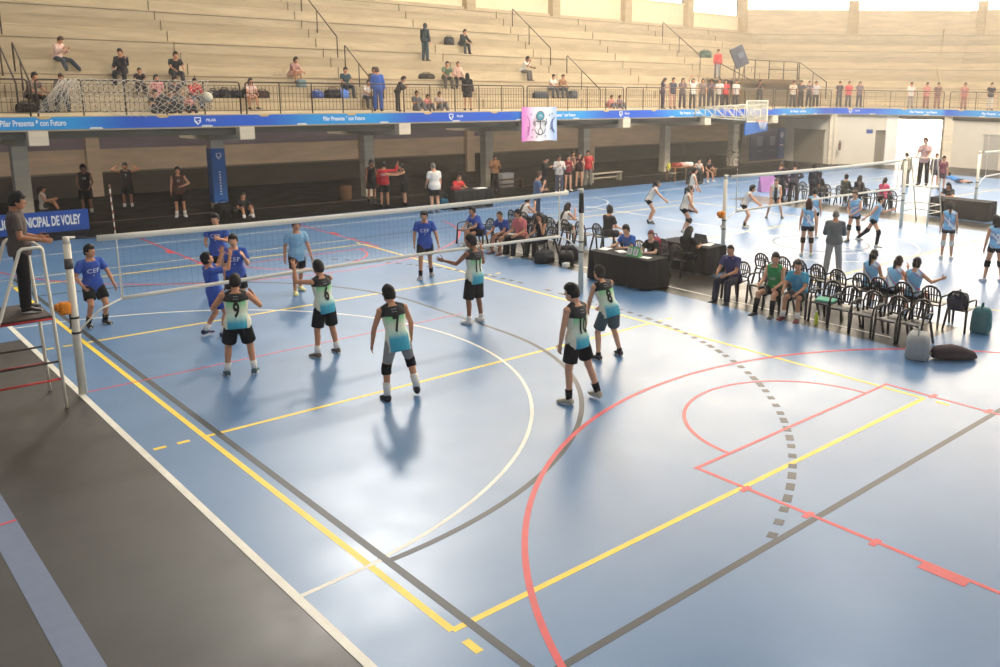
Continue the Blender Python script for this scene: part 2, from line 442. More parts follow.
# painted lines -----------------------------------------------------
PW = {'white': (232,228,214), 'yellow': (250,214,40), 'black': (34,42,48), 'red': (216,60,66), 'pale': (205,212,205)}
class Lines:
    def __init__(s, col, z): s.mb = MB(); s.z = z; s.col = col; s.k = 0
    def zz(s): s.k += 1; return s.z+.00003*(s.k % 9)
    def seg(s, x0, y0, x1, y1, w=.05):
        a, b = V((x0, y0, 0)), V((x1, y1, 0)); d = (b-a); d.normalize(); n = V((-d.y, d.x, 0))*w/2; zt = s.zz()
        s.mb.add([V((p.x, p.y, z)) for z in (0.002, zt) for p in (a-n, b-n, b+n, a+n)], [(3,2,1,0),(4,5,6,7),(0,1,5,4),(1,2,6,5),(2,3,7,6),(3,0,4,7)])
        return s
    def arc(s, cx, cy, r, a0, a1, w=.05, n=64, dash=None):
        A = [math.radians(a0+(a1-a0)*i/n) for i in range(n+1)]
        acc = 0; zt = s.zz()
        for i in range(n):
            if dash:
                L = r*abs(A[1]-A[0]); acc += L
                if (acc % (dash*2)) < dash: continue
            p = []
            for t in (A[i], A[i+1]):
                for rr in (r-w/2, r+w/2): p.append((cx+rr*math.cos(t), cy+rr*math.sin(t)))
            q = [p[0], p[1], p[3], p[2]]
            s.mb.add([V((x, y, z)) for z in (.002, zt) for x, y in q], [(3,2,1,0),(4,5,6,7),(0,1,5,4),(1,2,6,5),(2,3,7,6),(3,0,4,7)])
        return s
    def done(s, name):
        return struct(s.mb.build(name, mat('line_'+s.col, PW[s.col], .45, spec=.35, noise=.06, nscale=5), smooth=False))
def volley(L, cx, hl=9.0, w=.06, ext=True):
    for sx in (-4.5, 4.5): L.seg(cx+sx, -hl-.0, cx+sx, hl, w)
    for y in (-hl, -3, 3, hl): L.seg(cx-4.5, y, cx+4.5, y, w)
    if ext:
        for y in (-3, 3):
            for sgn in (-1, 1):
                for k in range(2): L.seg(cx+sgn*(4.70+k*.30), y, cx+sgn*(4.86+k*.30), y, w)
        for sx in (-4.5, 4.5):
            for sy in (-1, 1): L.seg(cx+sx, sy*(hl+.2), cx+sx, sy*(hl+.42), .08)
L = Lines('yellow', .0052); volley(L, 0.0, w=.075); volley(L, 15.7, w=.06); volley(L, 31.4, w=.06); L.done('floor_marking')
L = Lines('white', .0056)
L.seg(-5.29, -22, -5.29, 13, .085)
L.seg(-5.29, -7.56, -5.20, -7.56, .05).seg(-5.29, -7.57, -4.3, -7.50, .055).arc(-5.39, -1.29, 6.28, -80, 80, .055, 60).seg(-4.3, 4.92, -5.29, 4.98, .055)
L.seg(-12, 13.0, 42, 13.0, .05).seg(-12, 10.0, 4.6, 10.0, .05).seg(9.1, 10.0, 42, 10.0, .05)
L.seg(15.7, -10, 15.7, 13, .05).arc(15.7, 0.06, 3.0, 0, 360, .05, 60).arc(15.7, .06, 1.8, 0, 360, .05, 48).arc(15.7, 13.0, 2.2, 180, 360, .05, 40)
L.seg(7.35, -6.9, 7.35, 7.2, .05)
L.done('floor_marking')
L = Lines('black', .0060)
L.seg(-4.32, -22, -4.32, 10.06, .085); L.seg(-4.32, -10.05, 6.8, -10.05, .085).seg(6.8, -10.05, 36, -10.05, .085)
L.arc(-4.32, -1.44, 6.13, -90, 0, .08, 40).seg(1.81, -1.44, 1.81, 1.56, .08).arc(-4.32, 1.56, 6.13, 0, 90, .08, 40)
L.seg(-5.2, 10.06, 36, 10.06, .06)
L.arc(-4.33, -1.44, 9.158, -69.5, 0, .11, 168, dash=.16)
L.arc(-4.33, 1.56, 9.158, 0, 40, .11, 110, dash=.16)
L.seg(4.83, -1.4, 4.83, -1.2, .1).seg(4.83, -.9, 4.83, -.7, .1).seg(4.83, -.4, 4.83, -.2, .1).seg(4.83, .1, 4.83, .3, .1).seg(4.83, .6, 4.83, .8, .1)
L.arc(15.7, .06, 1.5, 180, 360, .05, 40).arc(15.7, .06, 1.5, 0, 180, .05, 40)
L.done('floor_marking')
L = Lines('red', .0064)
L.arc(2.25, -12.53, 6.825, 12, 168, .07, 80).arc(2.24, -8.25, 1.78, 0, 180, .055, 40)
for X in (-.22, 4.68): L.seg(X, -14.1, X, -8.22, .055); L.seg(X, 8.34, X, 14.2, .055)
L.seg(-.25, -8.25, 4.70, -8.25, .055).seg(-.25, 8.37, 4.70, 8.37, .055)
for y in (-9.05, -9.95, -10.8): L.seg(-.33, y, -.15, y, .08); L.seg(4.6, y, 4.82, y, .08)
L.seg(-.31, -11.35, -.31, -11.85, .13); L.seg(4.77, -11.35, 4.77, -11.85, .13)
for y in (9.2, 10.1): L.seg(-.33, y, -.15, y, .08); L.seg(4.6, y, 4.82, y, .08)
L.seg(-.31, 11.1, -.31, 11.6, .13); L.seg(4.77, 11.1, 4.77, 11.6, .13)
L.arc(2.25, 8.37, 1.78, 180, 360, .055, 40).arc(2.25, 12.65, 6.825, 190, 350, .055, 80)
L.seg(-5.2, .03, 2.0, .2, .035)
L.seg(-7.17, -4.05, -6.9, -4.02, .035)
L.done('floor_marking')
# ------------------------------------------------------------------ bowl geometry
P0 = (42.5, 16.36); A1 = 50.0
d1 = (math.cos(math.radians(A1)), -math.sin(math.radians(A1)))
P1 = (P0[0]+d1[0]*7.0, P0[1]+d1[1]*7.0)
def off(t, xe=-24.0, ye=-24.0):
    """edge of the bowl, pushed back by t: long side, corner, end side"""
    a = math.tan(math.radians(A1/2)); n1 = (math.sin(math.radians(A1)), math.cos(math.radians(A1)))
    b = math.tan(math.radians((90-A1)/2))
    q0 = (P0[0]+t*a, P0[1]+t)
    q1 = (P1[0]+t*(n1[0]+b*d1[0]), P1[1]+t*(n1[1]+b*d1[1]))
    return [(xe, P0[1]+t), q0, q1, (P1[0]+t, ye)]
def conc(nm, c, sc=2.0, nz=.09):
    def bld(nt, b):
        tc = nt.nodes.new('ShaderNodeTexCoord'); mp = nt.nodes.new('ShaderNodeMapping'); mp.inputs['Scale'].default_value = (.35, .35, 2.2)
        n = nt.nodes.new('ShaderNodeTexNoise'); n.inputs['Scale'].default_value = sc; n.inputs['Detail'].default_value = 7; n.inputs['Roughness'].default_value = .6
        nt.links.new(tc.outputs['Object'], mp.inputs['Vector']); nt.links.new(mp.outputs['Vector'], n.inputs['Vector'])
        r = nt.nodes.new('ShaderNodeValToRGB'); r.color_ramp.elements[0].position = .3; r.color_ramp.elements[1].position = .7
        cl = [lin(x) for x in c]
        r.color_ramp.elements[0].color = [x*(1-2*nz) for x in cl]+[1]; r.color_ramp.elements[1].color = [min(1, x*(1+nz)) for x in cl]+[1]
        nt.links.new(n.outputs['Fac'], r.inputs['Fac']); nt.links.new(r.outputs['Color'], b.inputs['Base Color'])
        b.inputs['Roughness'].default_value = .85; b.inputs['Specular IOR Level'].default_value = .2
    return mat(nm, build=bld)
M_C1 = conc('concrete_light', (202,184,152)); M_C2 = conc('concrete_mid', (194,177,147)); M_C3 = conc('concrete_dark', (184,167,138))
M_JNT = mat('joint_and_shadow_dark', (128,110,84), .9)
def band(mb, ta, tb, za, zb, mi=0, **k):
    """closed ring between two offsets and two heights"""
    a, b = off(ta, **k), off(tb, **k); n = len(a)
    vs = [(x, y, za) for x, y in a]+[(x, y, zb) for x, y in a]+[(x, y, za) for x, y in b]+[(x, y, zb) for x, y in b]
    fs = []
    for i in range(n-1):
        fs += [(i, i+1, n+i+1, n+i), (2*n+i+1, 2*n+i, 3*n+i, 3*n+i+1), (n+i, n+i+1, 3*n+i+1, 3*n+i), (i+1, i, 2*n+i, 2*n+i+1)]
    fs += [(0, n, 3*n, 2*n), (n-1, 3*n-1, 4*n-1, 2*n-1)]
    return mb.add(vs, fs, mi)
FZ = 3.68
mb = MB(); band(mb, 0.03, 3.2, 3.25, FZ); struct(mb.build('floor_balcony', M_C2, smooth=False))
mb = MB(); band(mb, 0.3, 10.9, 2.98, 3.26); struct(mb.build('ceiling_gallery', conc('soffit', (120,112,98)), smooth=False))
ROWT = lambda j: 2.64+.667*j          # setback of riser j from the balcony edge
ROWZ = lambda j: 3.73+.433*j
tones = [M_C2, M_C1, M_C3]
for j in range(1, 13):
    mb = MB()
    band(mb, ROWT(j)+.018, ROWT(j)+1.0, ROWZ(j)-.75, ROWZ(j)-.06); band(mb, ROWT(j), ROWT(j)+.99, ROWZ(j)-.062, ROWZ(j))
    struct(mb.build('terrace_step', tones[j % 3], smooth=False))
    # expansion joints at every bay, bays alternately set forward
    jb = MB()
    for k, cx in enumerate([-2.2+6.35*i for i in range(8)]):
        jb.box((cx, P0[1]+ROWT(j)-.004, ROWZ(j)-.217), (.022, .03, .42))
    struct(jb.build('trim_joint', M_JNT, smooth=False))
    if j % 3 == 0:
        sb = MB(); band(sb, ROWT(j)-.01, ROWT(j)+.02, ROWZ(j)-.075, ROWZ(j)-.055); struct(sb.build('trim_painted_shadow', M_JNT, smooth=False))  # dark strip painting in the shadow line of every third step
# top wall, pillars and window panels of the long side
mb = MB(); band(mb, 11.3, 11.6, 8.0, 9.12); struct(mb.build('wall_terrace_top', M_C1, smooth=False))
M_PANEL = mat('panel_cream', (236,220,184), .8, noise=.04, nscale=1.5)
PX_ = [15.4, 21.75, 28.1, 34.4, 40.7, 47.0]
M_PIL = conc('pillar_grey', (186,166,132))
for i, x in enumerate([-10, -3.6, 2.7, 9.05]+PX_):
    mb = MB(); mb.rbox((x, 27.72, 11.2), (.62, .7, 5.2), .04); struct(mb.build('column', M_PIL, smooth=False))
for a, b in zip([-10, -3.6, 2.7, 9.05]+PX_[:-1], [-3.6, 2.7, 9.05]+PX_):
    zt = 13.4 if b < 33 else (10.55 if b < 42 else 10.1)
    mb = MB(); mb.box(((a+b)/2, 27.9, (8.9+zt)/2), (b-a-.5, .12, zt-8.9))
    mb.box(((a+b)/2, 27.83, zt+.03), (b-a-.5, .2, .08))
    struct(mb.build('wall_panel', M_PANEL, smooth=False))
M_STEEL = mat('steel_dark', (92,76,58), .5, metal=.3)
for a, b in ((34.4, 40.7), (40.7, 47.0)):           # glazing bars of the clerestory
    mb = MB()
    for k in range(7): mb.box((a+.4+(b-a-.8)*k/6, 27.9, 12.3), (.06, .06, 3.6))
    for z in (11.4, 12.6, 13.9): mb.box(((a+b)/2, 27.9, z), (b-a-.6, .06, .06))
    struct(mb.build('window_frame', M_STEEL, smooth=False))
# end wall parapet with pillars
for (x, y) in ((52.6, 21.5), (58.4, 14.2), (58.6, 5.5), (58.6, -3.5)):
    mb = MB(); mb.rbox((x, y, 10.1), (.6, .6, 2.6), .04); struct(mb.build('column', M_PIL, smooth=False))
mb = MB(); q = off(11.45); mb2 = MB()
vs = []; 
for (x, y) in q[1:]: vs.append((x, y))
n1 = (.766, .643)
mbw = MB(); band(mbw, 11.35, 11.65, 8.9, 10.75, xe=46.8); struct(mbw.build('wall_parapet', M_C1, smooth=False))
# ------------------------------------------------------------------ fascia banners
def fascia_mat(nm, peaks, span):
    def bld(nt, b):
        tc = nt.nodes.new('ShaderNodeTexCoord'); sp = nt.nodes.new('ShaderNodeSeparateXYZ'); nt.links.new(tc.outputs['Object'], sp.inputs['Vector'])
        mr = nt.nodes.new('ShaderNodeMapRange'); mr.inputs['From Min'].default_value = 0; mr.inputs['From Max'].default_value = span
        nt.links.new(sp.outputs['X'], mr.inputs['Value'])
        r = nt.nodes.new('ShaderNodeValToRGB'); e = r.color_ramp.elements
        e[0].position = 0; e[0].color = rgb(36,96,206); e[1].position = 1; e[1].color = rgb(36,96,206)
        for p in peaks:
            for dp, c in ((-3.0, (36,96,206)), (-1.2, (44,150,220)), (1.2, (44,156,222)), (3.0, (36,92,200))):
                if 0.001 < (p+dp)/span < .999: k = e.new((p+dp)/span); k.color = rgb(*c)
        nt.links.new(mr.outputs['Result'], r.inputs['Fac']); nt.links.new(r.outputs['Color'], b.inputs['Base Color'])
        b.inputs['Roughness'].default_value = .5; b.inputs['Specular IOR Level'].default_value = .25
    return mat(nm, build=bld)
M_WTXT = mat('print_white', (235,240,245), .6)
M_LBL = mat('print_sky', (120,190,235), .6)
def lay(root, txt, x, z, size, m=None, sx=1.0, y=-.03, name='lettering', bold=.0):
    vs, fs = text_cached(txt, size, 3, sx, bold=bold)
    mb = MB(); mb.add([V((x+v.x, y, z+v.y)) for v in vs], fs); o = mb.build(name, m or M_WTXT, root, smooth=False); return o
def logo(root, x, z, s, y=-.03):
    mb = MB()
    # shield with a stylised bird stroke
    sh = [(-.42,.5),(.42,.5),(.42,-.1),(0,-.55),(-.42,-.1)]
    def flat(poly, yy): mb.add([V((x+a*s, yy, z+b*s)) for a, b in poly], [tuple(range(len(poly)))])
    flat(sh, y); o = mb.build('emblem', M_WTXT, root, smooth=False)
    mb = MB()
    mb.add([V((x+a*s, y-.004, z+b*s)) for a, b in [(-.28,.36),(.30,.36),(.30,.16),(.0,.05),(.26,-.06),(.0,-.36),(-.05,-.05),(-.28,.05)]], [(0,1,2,3,4,5,6,7)])
    mb.build('emblem_mark', mat('print_blue', (40,80,180), .6), root, smooth=False)
def fascia(name, label, p, q, texts, logos, peaks):
    d = V((q[0]-p[0], q[1]-p[1], 0)); Ls = d.length; rz = math.atan2(d.y, d.x)
    root = empty(name, (p[0], p[1], 3.28), rz); tag(root, label, 'banner')
    mb = MB(); mb.box((Ls/2, -.012, .185), (Ls, .024, .37)); mb.build('banner_cloth', fascia_mat(name+label[:9], peaks, Ls), root, smooth=False)
    mb = MB(); mb.box((Ls/2, .01, -.03), (Ls, .05, .05)); mb.build('bottom_edge', mat('edge_grey', (170,160,140), .8), root, smooth=False)
    for x, s in texts:
        vs, fs = text_cached('Pilar Presente * con Futuro', .21 if s < 0 else .25, 3, 1.0, bold=.006); w_ = max(v.x for v in vs)-min(v.x for v in vs); mb = MB(); mb.add([V((x+v.x*abs(s)/w_, -.03, .19+v.y)) for v in vs], fs); mb.build('lettering', M_WTXT, root, smooth=False)
    for x in logos: logo(root, x, .19, .26); lay(root, 'PILAR', x+.44, .21, .13, bold=.003)
    n = int(Ls/3.4)
    for k in range(n):
        x = 1.0+k*3.4; mb = MB(); mb.add([V((x+a, -.03, .37+b)) for a, b in ((-.24,.02),(.24,.02),(.12,-.055),(-.10,-.06))], [(0,1,2,3)]); mb.build('fixing_tab', mat('tab_sand', (216,180,120), .8), root, smooth=False)
        x = 2.4+k*3.4; mb = MB(); mb.add([V((x+a, -.03, .02+b)) for a, b in ((-.2,-.03),(.2,-.03),(.16,.03),(-.16,.03))], [(0,1,2,3)]); mb.build('fixing_tab', mat('tab_white', (220,220,215), .8), root, smooth=False)
    return root
fascia('fascia_banner', 'long blue banner running along the balcony edge of the main stand', (-20, P0[1]), P0,
       [(20-2.28, 1.72), (20+7.9, -1.72), (20+28.1, -1.72), (20+38.3, -1.72), (20+18.9, -1.72)], [20+2.5, 20+12.75, 20+22.8, 20+33.5], [20-2.6, 20+7.85, 20+18.8, 20+28.1, 20+38.3])
fascia('fascia_banner', 'short blue banner on the angled corner of the balcony', P0, P1, [(5.6, -1.72)], [1.0], [5.5])
fascia('fascia_banner', 'blue banner along the balcony edge of the end stand', P1, (P1[0], -20), [(3.2, -1.72), (13, -1.72)], [8.0], [3.2, 13])
# ------------------------------------------------------------------ railings
M_RAIL = mat('rail_paint', (66,54,44), .45, metal=.3)
def rail_panel(Lp, step=.14, posts=4):
    root = empty('railing_panel', (0, 0, 0))
    mb = MB(); r = .09; z = 1.10
    mb.tube([(0, 0, 0), (0, 0, z-r), (.03, 0, z-.03), (r, 0, z), (Lp-r, 0, z), (Lp-.03, 0, z-.03), (Lp, 0, z-r), (Lp, 0, 0)], .027, 8); mb.build('hand_rail', M_RAIL, root)
    for k in range(1, posts+1):
        mb = MB(); mb.tube([(Lp*k/(posts+1), 0, 0), (Lp*k/(posts+1), 0, z)], .022, 6); mb.build('post', M_RAIL, root)
    mb = MB()
    for zz in (.12, .42, .72, .98): mb.box((Lp/2, 0, zz), (Lp, .014, .016))
    n = int(Lp/step)
    for k in range(1, n): mb.box((Lp*k/n, .0, .55), (.011, .011, .88))
    mb.build('grille', M_RAIL, root, smooth=False)
    return root
ra = rail_panel(6.15); first = True
for k in range(-2, 7):
    o = ra if first else copy_tree(ra); first = False
    o.location = (-2.1+6.35*k, P0[1]+.12, FZ); tag(o, group='balcony railing panels')
    o['category'] = 'railing'
    nm = {-2: 'at the far left end', -1: 'behind the white net, left part', 0: 'behind the white draped net', 1: 'right of the emblem above the striped column', 2: 'above the red jacket person', 3: 'left of the painted cloth poster', 4: 'behind the right edge of the poster', 5: 'with the row of girls standing behind it', 6: 'behind the basketball board'}[k]
    o['label'] = 'dark metal balcony railing panel '+nm
rb = rail_panel(6.7, .6, 3); rb.location = (P0[0]+.15, P0[1]-.05, FZ); rb.rotation_euler.z = -math.radians(A1); tag(rb, 'dark railing panel on the angled corner of the balcony', 'railing', 'balcony railing panels')
for k in range(3):
    o = copy_tree(rb); o.location = (P1[0]+.12, P1[1]-.15-6.9*k, FZ); o.rotation_euler.z = -math.pi/2
    o['label'] = 'dark railing panel of the end stand, '+('next to the balcony corner' if k == 0 else 'second from the balcony corner' if k == 1 else 'third from the balcony corner')
def stair_rail(X, j0, j1, label):
    """handrail climbing an aisle from row j0 up to row j1"""
    root = empty('stair_handrail', (X, P0[1]+ROWT(j0)+.1, ROWZ(j0))); tag(root, label, 'handrail', 'aisle handrails of the main stand')
    dy, dz = (j1-j0)*.667, (j1-j0)*.433; H = .95
    mb = MB(); mb.tube([(0, 0, 0), (0, 0, H-.06), (0, .05, H), (0, dy-.05, dz+H), (0, dy, dz+H-.06), (0, dy, dz)], .028, 8); mb.build('hand_rail', M_RAIL, root)
    mb = MB(); mb.tube([(0, dy*.55, dz*.55-.05), (0, dy*.55, dz*.55+H)], .024, 6); mb.build('post', M_RAIL, root)
stair_rail(10.9, 5, 10, 'upper handrail of the aisle left of the person with a backpack'); stair_rail(10.9, 0, 4, 'lower handrail beside the boy in blue tracksuit')
stair_rail(23.4, 5, 10, 'handrail above the seated person in white shirt'); stair_rail(24.0, 0, 4, 'lower handrail right of the seated person in white shirt')
stair_rail(36.0, 5, 10, 'handrail high on the stand above the row of girls')
stair_rail(-1.6, 6, 10, 'handrail at the upper left corner of the picture'); stair_rail(-2.1, 0, 5, 'lower handrail beside the man in the grey shirt'); stair_rail(-1.7, 0, 3, 'second lower handrail beside the grey bag at far left')
# end-stand handrails
def slope_rail(name, label, p, q):
    root = empty(name, p); tag(root, label, 'handrail')
    d = V(q)-V(p); mb = MB(); mb.tube([(0, 0, 0), (0, 0, .92), tuple(d+V((0, 0, .92))), tuple(d)], .03, 8); mb.build('hand_rail', mat('rail_pale', (190,170,130), .5), root)
    mb = MB(); mb.tube([tuple(d*.5+V((0, 0, -.1))), tuple(d*.5+V((0, 0, .92)))], .026, 6); mb.build('post', mat('rail_pale', (190,170,130), .5), root)
e0 = off(ROWT(1)); 
def endpt(j, s):      # a point on end-side riser j, s metres from the corner
    q = off(ROWT(j)); return (q[2][0]+.3, q[2][1]-s, ROWZ(j))
slope_rail('stair_handrail', 'pale handrail low on the end stand', endpt(1, -0.9), endpt(4, -1.6)); slope_rail('stair_handrail', 'pale handrail high on the end stand under the pillar', endpt(6, -1.6), endpt(11, -1.9))
# ------------------------------------------------------------------ gallery under the stand
CX = [-2.2+6.35*i for i in range(-1, 8)]
M_COLM = conc('column_concrete', (228,214,190))
for i, x in enumerate(CX):
    if x > 41: continue
    mb = MB(); mb.rbox((x, 19.45, 1.5), (.46, .46, 3.0), .02); struct(mb.build('column', M_COLM, smooth=False))
    mb = MB(); mb.add([V((x+sx*.26, y, z)) for sx in (-1, 1) for y, z in ((16.30, 2.80), (16.30, 3.24), (22.5, 3.24), (22.5, 2.55), (19.2, 2.62))], [(0,1,2,3,4), (9,8,7,6,5), (0,5,6,1), (1,6,7,2), (2,7,8,3), (3,8,9,4), (4,9,5,0)])
    struct(mb.build('beam', M_COLM, smooth=False))
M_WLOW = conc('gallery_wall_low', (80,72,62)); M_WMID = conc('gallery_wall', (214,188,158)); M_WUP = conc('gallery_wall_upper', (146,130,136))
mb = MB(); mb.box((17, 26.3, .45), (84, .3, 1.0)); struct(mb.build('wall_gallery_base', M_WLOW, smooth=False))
mb = MB(); mb.box((17, 26.35, 1.9), (84, .25, 2.3)); struct(mb.build('wall_gallery', M_WMID, smooth=False))
mb = MB(); mb.box((2, 26.30, 2.5), (40, .26, 1.1)); struct(mb.build('wall_gallery_mural', M_WUP, smooth=False))
mb = MB(); mb.box((8, 26.1, .98), (66, .12, .07)); struct(mb.build('trim_ledge', mat('ledge_grey', (130,118,98), .8), smooth=False))
for x in (1.6, 14, 20.5, 29.8): 
    mb = MB(); mb.box((x, 26.1, 1.6), (.5, .4, 3.2)); struct(mb.build('column', M_WMID, smooth=False))
# rooms closing the gallery on the right
M_WHITE = mat('wall_white', (214,206,190), .75, noise=.04, nscale=1.2); M_DOOR = mat('door_grey', (128,120,108), .6, noise=.05)
mb = MB(); mb.box((41.5, 20.2, 1.6), (7.6, .24, 3.2)); struct(mb.build('wall_room', conc('wall_beige', (150,140,122)), smooth=False))
mb = MB(); mb.box((42.55, 18.2, 1.6), (.24, 3.9, 3.2)); struct(mb.build('wall_room', M_WHITE, smooth=False))
mb = MB(); mb.rbox((42.4, 18.1, 1.07), (.1, 2.3, 2.14), .01); mb.box((42.36, 18.1, 2.17), (.14, 2.44, .07)); struct(mb.build('door_1', M_DOOR, smooth=False))
mb = MB(); mb.box((42.34, 17.12, 1.05), (.05, .04, .14)); mb.tube([(42.3, 17.12, 1.05), (42.3, 17.28, 1.05)], .012, 6); o = mb.build('door_handle', M_STEEL, None); struct(o)
rzc = -math.radians(A1)
def cornerwall(name, m, s0, s1, z0, z1, t=.0, th=.22):
    root_p = (P0[0]+d1[0]*(s0+s1)/2+math.sin(math.radians(A1))*t, P0[1]+d1[1]*(s0+s1)/2+math.cos(math.radians(A1))*t, (z0+z1)/2)
    mb = MB(); mb.box((0, 0, 0), (s1-s0, th, z1-z0)); return struct(mb.build(name, m, None, smooth=False, loc=root_p, rz=rzc))
cornerwall('column', M_COLM, -.25, .2, 0, 3.26, .2, .5)
cornerwall('wall_corner', M_WHITE, .2, 2.75, 0, 3.26, .35)
cornerwall('door_2', M_DOOR, 2.75, 3.4, 0, 2.25, .5, .1); cornerwall('wall_corner_head', M_WHITE, 2.75, 3.4, 2.25, 3.26, .35)
cornerwall('wall_corner', mat('wall_bright', (236,232,224), .7), 3.4, 4.15, 0, 3.26, .35)
cornerwall('column', M_COLM, 7.0, 7.75, 0, 3.26, .3, .6)
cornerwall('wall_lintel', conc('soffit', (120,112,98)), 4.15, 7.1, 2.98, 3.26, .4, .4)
sg = cornerwall('sign', mat('sign_blue', (60,80,150), .5), 2.15, 2.55, 2.05, 2.3, .21, .03); del sg['kind']; sg.name = 'wall_sign'; tag(sg, 'small blue sign on the white corner wall', 'sign')
mb = MB(); mb.box((P1[0]+.5, -2.25, 1.6), (.25, 26.2, 3.2)); struct(mb.build('wall_end', M_WHITE, smooth=False))
mb = MB(); mb.rbox((P1[0]+.36, 8.0, 1.07), (.08, 1.0, 2.15), .01); mb.box((P1[0]+.33, 8.0, 2.18), (.1, 1.14, .07)); struct(mb.build('door_3', mat('door_pale', (176,170,160), .6), smooth=False))
# extinguisher
r = empty('fire_extinguisher', (42.62, 15.95, .95)); tag(r, 'dark fire extinguisher hanging on the corner pillar', 'extinguisher')
mb = MB(); mb.loft([((-.12, -.12, z), (a, 0, 0), (0, a, 0)) for z, a in ((0, .06), (.02, .085), (.42, .085), (.5, .05), (.54, .03))], 14); mb.build('cylinder', mat('ext_red', (96,40,34), .4), r)
mb = MB(); mb.box((-.12, -.12, .58), (.05, .14, .05)); mb.tube([(-.12, -.18, .58), (-.12, -.24, .45), (-.12, -.22, .2)], .012, 6); mb.build('valve', mat('black_plastic', (26,26,28), .5), r)
# vomitory in the stand, with its guard rail
M_VOM = conc('vomitory', (112,92,66))
vr = MB(); vr.box((39.2, P0[1]+2.9, 5.25), (6.9, .3, .32)); vr.box((35.9, P0[1]+2.9, 4.4), (.3, .5, 1.5)); vr.box((42.5, P0[1]+2.9, 4.4), (.3, .5, 1.5)); struct(vr.build('wall_vomitory', M_VOM, smooth=False))
vr = MB(); vr.box((39.2, P0[1]+3.25, 4.4), (6.4, .1, 1.45)); struct(vr.build('wall_vomitory_back', conc('vomitory_back', (130,116,94)), smooth=False))
vr = MB(); vr.box((39.2, P0[1]+4.3, 5.36), (6.9, 2.6, .12)); struct(vr.build('floor_vomitory_top', M_C2, smooth=False))
g_ = empty('guard_rail', (36.0, P0[1]+2.9, 5.41)); tag(g_, 'dark guard rail above the stand entrance', 'railing')
mb = MB(); mb.tube([(0, 0, 0), (0, 0, 1.15), (6.3, 0, 1.15), (6.3, 0, 0)], .04, 8); mb.build('hand_rail', M_RAIL, g_)
for x in (1.6, 3.1, 4.7): mb = MB(); mb.tube([(x, 0, 0), (x, 0, 1.15)], .035, 6); mb.build('post', M_RAIL, g_)
mb = MB(); mb.tube([(3.1, 0, .62), (6.3, 0, .62)], .025, 6); mb.build('mid_rail', M_RAIL, g_)
g_ = empty('stair_handrail', (42.5, P0[1]+2.9, 5.41)); tag(g_, 'dark handrail going down right of the stand entrance', 'handrail')
mb = MB(); mb.tube([(0, 0, 0), (0, 0, 1.15), (2.6, -.5, -.1), (2.6, -.5, -1.6)], .04, 8); mb.tube([(1.3, -.25, -1.3), (1.3, -.25, .5)], .03, 6); mb.build('hand_rail', M_RAIL, g_)
g_ = empty('stair_handrail', (36.2, P0[1]+2.5, 4.3)); tag(g_, 'dark handrail going down left of the stand entrance', 'handrail')
mb = MB(); mb.tube([(-2.3, .6, 1.2), (-2.3, .6, 2.1), (1.6, 0, .7), (1.6, 0, -.5)], .04, 8); mb.tube([(-1.9, .55, .9), (-1.9, .55, 2.0)], .03, 6); mb.build('hand_rail', M_RAIL, g_)
# ------------------------------------------------------------------ light
w = bpy.data.worlds.new('world'); SC.world = w; w.use_nodes = True; nt = w.node_tree; bg = nt.nodes['Background']
tc = nt.nodes.new('ShaderNodeTexCoord'); dp = nt.nodes.new('ShaderNodeVectorMath'); dp.operation = 'DOT_PRODUCT'
nt.links.new(tc.outputs['Generated'], dp.inputs[0]); dp.inputs[1].default_value = (.93, .30, .2)
r = nt.nodes.new('ShaderNodeValToRGB'); e = r.color_ramp.elements
e[0].position = 0.0; e[0].color = (.62, .66, .72, 1); e[1].position = 1.0; e[1].color = (14.5, 12.2, 9.4, 1)
k = e.new(.62); k.color = (.62, .66, .70, 1); k = e.new(.80); k.color = (2.1, 1.98, 1.74, 1); k = e.new(.91); k.color = (7.4, 6.4, 5.0, 1)
mr = nt.nodes.new('ShaderNodeMapRange'); mr.inputs['From Min'].default_value = -1; mr.inputs['From Max'].default_value = 1
nt.links.new(dp.outputs['Value'], mr.inputs['Value']); nt.links.new(mr.outputs['Result'], r.inputs['Fac']); nt.links.new(r.outputs['Color'], bg.inputs['Color'])
bg.inputs['Strength'].default_value = WORLD
mb = MB(); mb.box((8, -8, 24.2), (110, 60, .4)); struct(mb.build('ceiling', mat('roof_grey', (120,114,104), .9), smooth=False))
def sun(name, d, s, ang, col):
    l = bpy.data.lights.new(name, 'SUN'); l.energy = s; l.angle = math.radians(ang); l.color = col
    o = bpy.data.objects.new(name, l); COL.objects.link(o); o.rotation_euler = V(d).to_track_quat('Z', 'Y').to_euler(); return o
sun('sun', (.80, 1.47, 1.0), SUN, 4.0, (1, .96, .90))
def area(name, loc, size, e, col=(1, .95, .87), aim=(0, 0, -1)):
    l = bpy.data.lights.new(name, 'AREA'); l.shape = 'RECTANGLE'; l.size, l.size_y = size; l.energy = e; l.color = col
    o = bpy.data.objects.new(name, l); COL.objects.link(o); o.location = loc; o.rotation_euler = (-V(aim)).to_track_quat('Z', 'Y').to_euler()
for x, y, k_ in ((-4, 8, .12), (14, 8, .9), (30, 6, 2.2), (26, -6, 1.6)): area('added_hall_fill', (x, y, 23.6), (8, 3), FILL*k_, (1, .98, .95))  # added overhead fill lights, stronger towards the right
area('added_stand_fill', (24, -4, 22.5), (6, 3), FILL*6.2, (1, .87, .70), (.80, .52, -.42))  # this and the next two: added warm fill to brighten the stands
area('added_stand_fill', (14, -6, 22.5), (6, 3), FILL*2.6, (1, .88, .70), (.45, .80, -.42))
area('added_stand_fill', (0, -8, 22.5), (6, 3), FILL*1.2, (1, .92, .80), (.10, .90, -.42))
